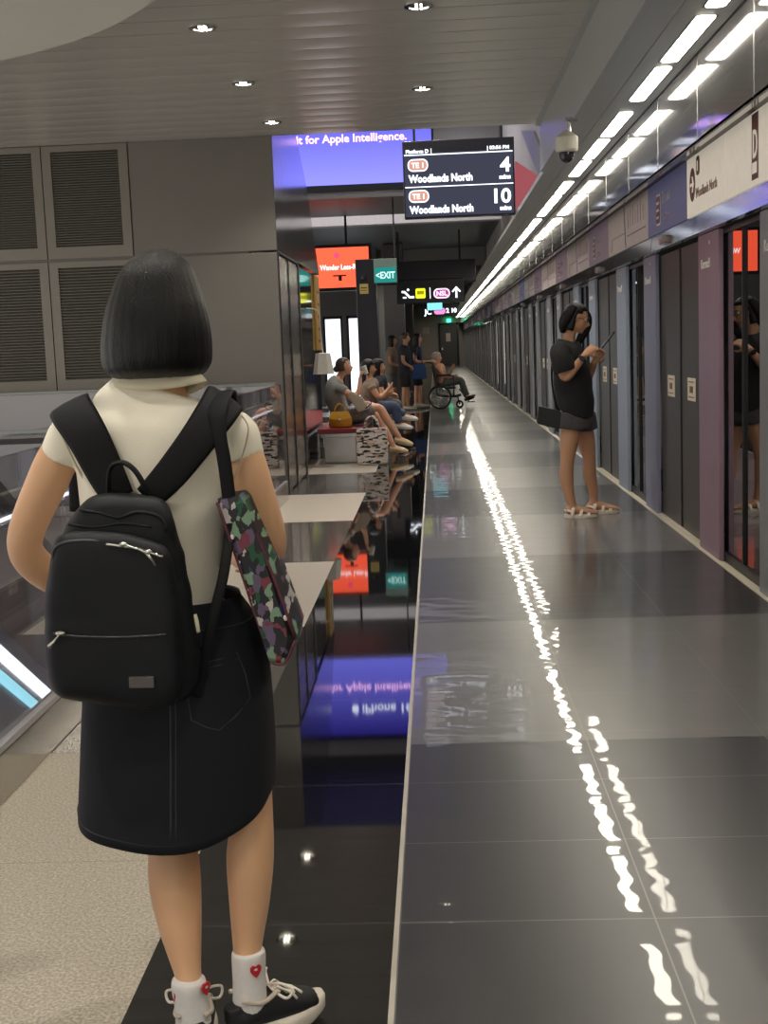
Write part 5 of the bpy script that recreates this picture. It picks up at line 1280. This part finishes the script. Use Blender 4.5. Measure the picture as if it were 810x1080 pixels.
# woman in grey drinking
p1 = figure('seated woman in grey T-shirt drinking from a cup, legs crossed, nearest on the bench', 15.45, (363, 386.5), (1, -.1, .1),
    [(361, 441), (357, 430), (353.5, 419), (354, 406), (358, 400)],
    [dict(p=[(355, 408, -.17), (376, 417, -.24), (380, 398, -.20)], d=(.12, .1, .75), palm=(1, .3, 0), curl=.9, sleeve=.5, side=-1), dict(p=[(359, 408, .17), (375, 424, .2), (389, 425, 0)], palm=(0, -.2, -1), sleeve=.5)],
    [dict(p=[(364, 440, -.06), (399, 430, -.12), (421, 461, -.14)], d=(1, -.1, -.22), u=(.2, 0, .98)), dict(p=[(364, 440, .1), (397, 438, .1), (415, 470, .05)], d=(1, -.1, -.1))],
    (SKIN3, GR, GRD, HAIRB, BEI), 'bun', s=.95, hs=.98)
q = at(385, 391, 15.25)
cu = empty('paper_cup', q-V((0, 0, .05)), 'white paper cup held to the mouth of the seated woman in grey', 'cup')
bm = bmesh.new(); axd = V((-.35, 0, .94)).normalized(); lathe(bm, q-axd*.045, [(.027, 0), (.036, .085), (.036, .09)], 20, (axd.orthogonal().normalized(), axd.cross(axd.orthogonal().normalized()), axd)); obj('cup_body', bm, WHITEP, cu, 'a')
bm = bmesh.new(); lathe(bm, q+axd*.045, [(.039, 0), (.039, .008), (.03, .014)], 20, (axd.orthogonal().normalized(), axd.cross(axd.orthogonal().normalized()), axd)); obj('lid', bm, WS, cu, 'a')
bm = bmesh.new(); prism(bm, [at(x, y, 15.12) for x, y in ((366, 416), (378, 435), (389, 431), (382, 420), (371, 413))], V((0, .14, 0))); bmesh.ops.bevel(bm, geom=bm.edges[:], offset=.008, segments=2, affect='EDGES')
r = tag(obj('folder_bag', bm, P('beige_bag', (186, 170, 152), .6), smooth='a'), 'beige flat bag resting on the lap of the seated woman in grey', 'bag')
bm = bmesh.new(); tube(bm, [at(385, 431, 15.11), at(392, 424, 15.1), at(385, 417, 15.11)], [.006], 8, 5); obj('handle', bm, P('brown_trim', (60, 48, 44), .5), r)
# second seated person with phone and jeans
p2 = figure('seated person in tan top, blue jeans and white shoes, holding a phone', 17.3, (389, 387.5), (1, -.1, -.1),
    [(392, 432), (391, 423), (390, 414), (391, 405), (390, 400)],
    [dict(p=[(392, 407, -.18), (400, 419, -.2), (410, 410, -.15)], palm=(0, 1, .2), sleeve=.3), dict(p=[(394, 407, .16), (404, 420, .15), (412, 413, .05)], palm=(0, -.6, .4), sleeve=.3)],
    [dict(p=[(394, 430, -.08), (416, 429, -.1), (421, 446, -.1)], d=(1, -.1, -.1)), dict(p=[(394, 430, .1), (415, 432, .12), (427, 437, .1)], d=(1, 0, -.1))],
    (SKIN2, OLV, JEAN, HAIR, WS), .10, s=.95, pants=True)
q = at(417, 403, 17.15); bm = bmesh.new(); prism(bm, [q+V((x*.5-.02, y*.0+(x)*0+yy*0, 0))+V((0, x, y)) for x, y, yy in ((-.035, -.07, 0), (.035, -.07, 0), (.035, .08, 0), (-.035, .08, 0))], V((.009, 0, 0)))
ph2 = tag(obj('phone', bm, BLK, smooth=False), 'dark phone held by the seated person in jeans', 'phone')
bm = bmesh.new(); prism(bm, [q+V((x*.5-.02, x, y))+V((-.001, 0, 0)) for x, y in ((-.031, -.066), (.031, -.066), (.031, .076), (-.031, .076))], V((-.001, 0, 0))); obj('screen', bm, P('phone_glass', (30, 32, 38), .08), ph2, False)
# third seated person, black hair in front of the pylon
p3 = figure('seated person with long black hair beyond the other two on the bench', 18.7, (399, 386), (1, .1, 0),
    [(402, 426), (400, 417), (399, 409), (400, 400), (399.5, 396)],
    [dict(p=[(400, 402, -.17), (404, 414, -.2), (413, 415, -.12)], palm=(0, .5, -1)), dict(p=[(401, 402, .17), (406, 414, .2), (414, 416, .12)], palm=(0, -.5, -1))],
    [dict(p=[(403, 425, -.08), (419, 426, -.09), (423, 446, -.09)], d=(1, -.1, -.1)), dict(p=[(403, 425, .08), (419, 427, .09), (425, 448, .09)], d=(1, 0, -.1))],
    (SKIN2, BK, DG, HAIR, BLK), .2, s=.95, pants=True)
YD = 27.3
def standing(label, px, top, foot, Y, mats, hair, hdir=(1, 0, 0), pants=False, armto=None, lean=0, W=None):
    """standing figure: px = column in the photo, top/foot rows"""
    hgt = foot-top; s = (at(px, top, Y).z-at(px, foot, Y).z)/1.66
    L = lambda k: top+hgt*k
    ax_ = armto or (px+8, L(.42))
    f = V(hdir).normalized(); sx = 1 if f.x > 0 else -1
    return figure(label, Y, (px, L(.073)), hdir, [(px-sx, L(.54)), (px-sx, L(.44)), (px-sx, L(.32)), (px-sx, L(.23)), (px, L(.17))],
        [dict(p=[(px-2*sx, L(.22), -.18), (px-2*sx, L(.38), -.22), (ax_[0], ax_[1], -.15)], palm=(0, 1, -.5)), dict(p=[(px-sx, L(.22), .18), (px, L(.38), .22), (ax_[0]+1, ax_[1]+1, .1)], palm=(0, -1, -.5))],
        [dict(p=[(px-sx, L(.54), -.08), (px-1, L(.74), -.09), (px-2, L(.95), -.1)], d=f), dict(p=[(px-sx, L(.54), .08), (px+2, L(.74), .09), (px+3, L(.95), .1)], d=f)],
        mats, hair, s=s, hs=s, vox=.016, pants=pants)
standing('standing woman in a pale top and grey skirt, leftmost of the group behind the bench', 414, 353, 430, YD+.45, (SKIN2, OLV, GREYP, HAIR, WS), .16, armto=(421, 385))
standing('tall standing person in dark clothes between the two women behind the bench', 427.5, 350, 432, YD-.25, (SKIN2, NAVY, BK, HAIRB, WS), .03, armto=(432, 386))
pb = standing('standing woman in black with long dark hair behind the wheelchair', 440.5, 351, 429.5, YD+.35, (SKIN3, BK, BK, HAIR, WS), .19, armto=(454, 381))
q = at(442, 390, YD+.0)
bm = bmesh.new(); rings_mesh(bm, [[q+V((x, y, z)) for x, y in ((-.15*g, -.05*g), (.15*g, -.05*g), (.15*g, .05*g), (-.15*g, .05*g))] for z, g in ((-.2, .8), (-.18, 1.05), (.02, 1.0), (.12, .85))])
r = tag(obj('blue_bag', bm, P('blue_nylon', (46, 76, 138), .6), smooth=False), 'blue bag hanging on the side of the woman behind the wheelchair', 'bag')
bm = bmesh.new(); tube(bm, [q+V((-.1, 0, .1)), q+V((-.04, 0, .4)), q+V((.02, 0, .5)), q+V((.08, 0, .1))], [.012], 8, 5); obj('strap', bm, P('blue_nylon', (46, 76, 138), .6), r)
# man in the wheelchair
YC = 27.2
pw = figure('grey-haired person in a peach shirt sitting in a wheelchair', YC, (461, 376.5), (1, -.1, 0),
    [(466, 404), (465, 398), (464, 391), (463, 387), (462, 384.5)],
    [dict(p=[(463, 388, -.17), (470, 397, -.2), (478, 396, -.12)], palm=(0, 1, -.5)), dict(p=[(464, 388, .17), (472, 397, .2), (477, 388, .1)], palm=(0, -1, .3))],
    [dict(p=[(468, 403, -.1), (486, 401, -.11), (493, 417, -.12)], d=(1, 0, .35)), dict(p=[(468, 403, .1), (486, 402, .11), (492, 419, .12)], d=(1, 0, .35))],
    (SKIN3, PE, DG, HAIRG, BLK), .02, s=.95, hs=1.0, vox=.016, pants=True)
c_ = at(464, 417, YC-.28)
wc = empty('wheelchair', V((c_.x, YC, 0)), 'black wheelchair carrying the grey-haired person in peach', 'wheelchair')
R_ = c_.z if c_.z > .2 else .28
R_ = .25
for s_ in (-1, 1):
    wy = YC+s_*.29; wcen = V((c_.x, wy, R_))
    bm = bmesh.new(); tube(bm, [wcen+V((math.cos(t_)*(R_-.02), 0, math.sin(t_)*(R_-.02))) for t_ in [2*PI*k/36 for k in range(37)]], [.02], 8, 1); wh = obj('wheel', bm, BLKM, wc)
    bm = bmesh.new()
    for k in range(12):
        t_ = 2*PI*k/12; tube(bm, [wcen, wcen+V((math.cos(t_)*(R_-.03), 0, math.sin(t_)*(R_-.03)))], [.004], 6, 1)
    ball(bm, wcen, .035, None, 10); obj('spokes', bm, SILV, wh)
    bm = bmesh.new(); tube(bm, [wcen+V((math.cos(t_)*(R_-.05), s_*.04, math.sin(t_)*(R_-.05))) for t_ in [2*PI*k/30 for k in range(31)]], [.008], 8, 1); obj('push_rim', bm, SILV, wh)
    bm = bmesh.new(); tube(bm, [V((c_.x+.42, wy*.5+YC*.5, .08))+V((math.cos(t_)*.065, 0, math.sin(t_)*.065)) for t_ in [2*PI*k/20 for k in range(21)]], [.014], 8, 1); tube(bm, [V((c_.x+.42, wy*.5+YC*.5, .08)), V((c_.x+.38, wy*.6+YC*.4, .25))], [.012], 8, 2); obj('front_caster', bm, BLKM, wc)
    bm = bmesh.new(); tube(bm, [V((c_.x-.28, wy, 1.0)), V((c_.x-.16, wy, .98)), V((c_.x-.12, wy, .9)), V((c_.x-.06, wy, .5)), V((c_.x-.05, wy, .3)), V((c_.x+.3, wy, .25)), V((c_.x+.45, wy, .28))], [.014], 8, 3); tube(bm, [V((c_.x-.08, wy, .70)), V((c_.x+.26, wy, .70)), V((c_.x+.30, wy, .62)), V((c_.x+.30, wy, .26))], [.014], 8, 3); tube(bm, [V((c_.x+.42, wy*.6+YC*.4, .40)), V((c_.x+.62, wy*.6+YC*.4, .14))], [.012], 8, 2); obj('frame', bm, P('chair_frame', (60, 60, 64), .35, .7), wc)
    bm = bmesh.new(); box(bm, c_.x-.05, c_.x+.24, wy-.03, wy+.03, .70, .735, bev=.008); obj('armrest', bm, BLK, wc, 'a')
    bm = bmesh.new(); box(bm, c_.x+.58, c_.x+.74, YC+s_*.05, YC+s_*.19, .12, .135, bev=.004); obj('footrest', bm, BLK, wc, 'a')
bm = bmesh.new(); box(bm, c_.x-.08, c_.x+.34, YC-.24, YC+.24, .42, .46, bev=.012); obj('seat', bm, BLKM, wc, 'a')
bm = bmesh.new(); prism(bm, [V((c_.x-.09, YC-.24, .46)), V((c_.x-.06, YC-.24, .46)), V((c_.x-.13, YC-.24, .92)), V((c_.x-.16, YC-.24, .92))], V((0, .48, 0))); obj('backrest', bm, BLKM, wc, False)

# ================================================================== LIGHT
w = bpy.data.worlds.new('world'); scn.world = w; w.use_nodes = True
w.node_tree.nodes['Background'].inputs[0].default_value = S((196, 192, 184)); w.node_tree.nodes['Background'].inputs[1].default_value = 1.5
def area(name, loc, sx, sy, power, col=(1, .95, .86), rot=(0, 0, 0)):
    l = bpy.data.lights.new(name, 'AREA'); l.shape = 'RECTANGLE'; l.size = sx; l.size_y = sy; l.energy = power; l.color = col
    o = bpy.data.objects.new(name, l); COL.objects.link(o); o.location = loc; o.rotation_euler = rot; return o
# the ceiling's downlights
for k in range(9):
    l = bpy.data.lights.new('downlight_beam', 'SPOT'); l.energy = 55; l.spot_size = 1.9; l.spot_blend = .8; l.shadow_soft_size = .06; l.color = (1, .94, .84)
    o = bpy.data.objects.new('downlight_beam', l); COL.objects.link(o); o.location = (-1.35, 11.26-1.65*k, 3.32)
for k in range(5):
    l = bpy.data.lights.new('downlight_beam', 'SPOT'); l.energy = 55; l.spot_size = 1.9; l.spot_blend = .8; l.shadow_soft_size = .06; l.color = (1, .94, .84)
    o = bpy.data.objects.new('downlight_beam', l); COL.objects.link(o); o.location = (-.03, 10.11-2.4*k, 3.32)
for (x, y, z, p_) in ((-3.6, 4, -.4, 500), (-4.6, 8.5, -.4, 500), (-1.0, 14, 6.6, 700), (-2.2, 21.8, 6.6, 700), (.2, 21.5, 6.6, 500), (-.4, 19, 6.6, 700), (-2.5, 17, 6.6, 500), (-.9, 27, 3.68, 600), (-.2, 33, 3.68, 600), (-.9, 39, 3.68, 600), (-.2, 47, 3.68, 600), (-.4, 56, 3.68, 600), (-.2, 66, 3.68, 900)):  # fill spots without fittings, added to brighten void, bulkhead and far end
    l = bpy.data.lights.new('fill_spot', 'SPOT'); l.energy = p_; l.spot_size = 2.4; l.spot_blend = .8; l.shadow_soft_size = .06; l.color = (1, .95, .88)
    o = bpy.data.objects.new('fill_spot', l); COL.objects.link(o); o.location = (x, y, z)
vs = scn.view_settings; vs.view_transform = 'Standard'; vs.look = 'None'; vs.gamma = 1; vs.exposure = 0.55; vs.use_curve_mapping = False
scn.cycles.use_denoising = True
scn.cycles.max_bounces = 10; scn.cycles.transparent_max_bounces = 12; scn.cycles.sample_clamp_indirect = 6
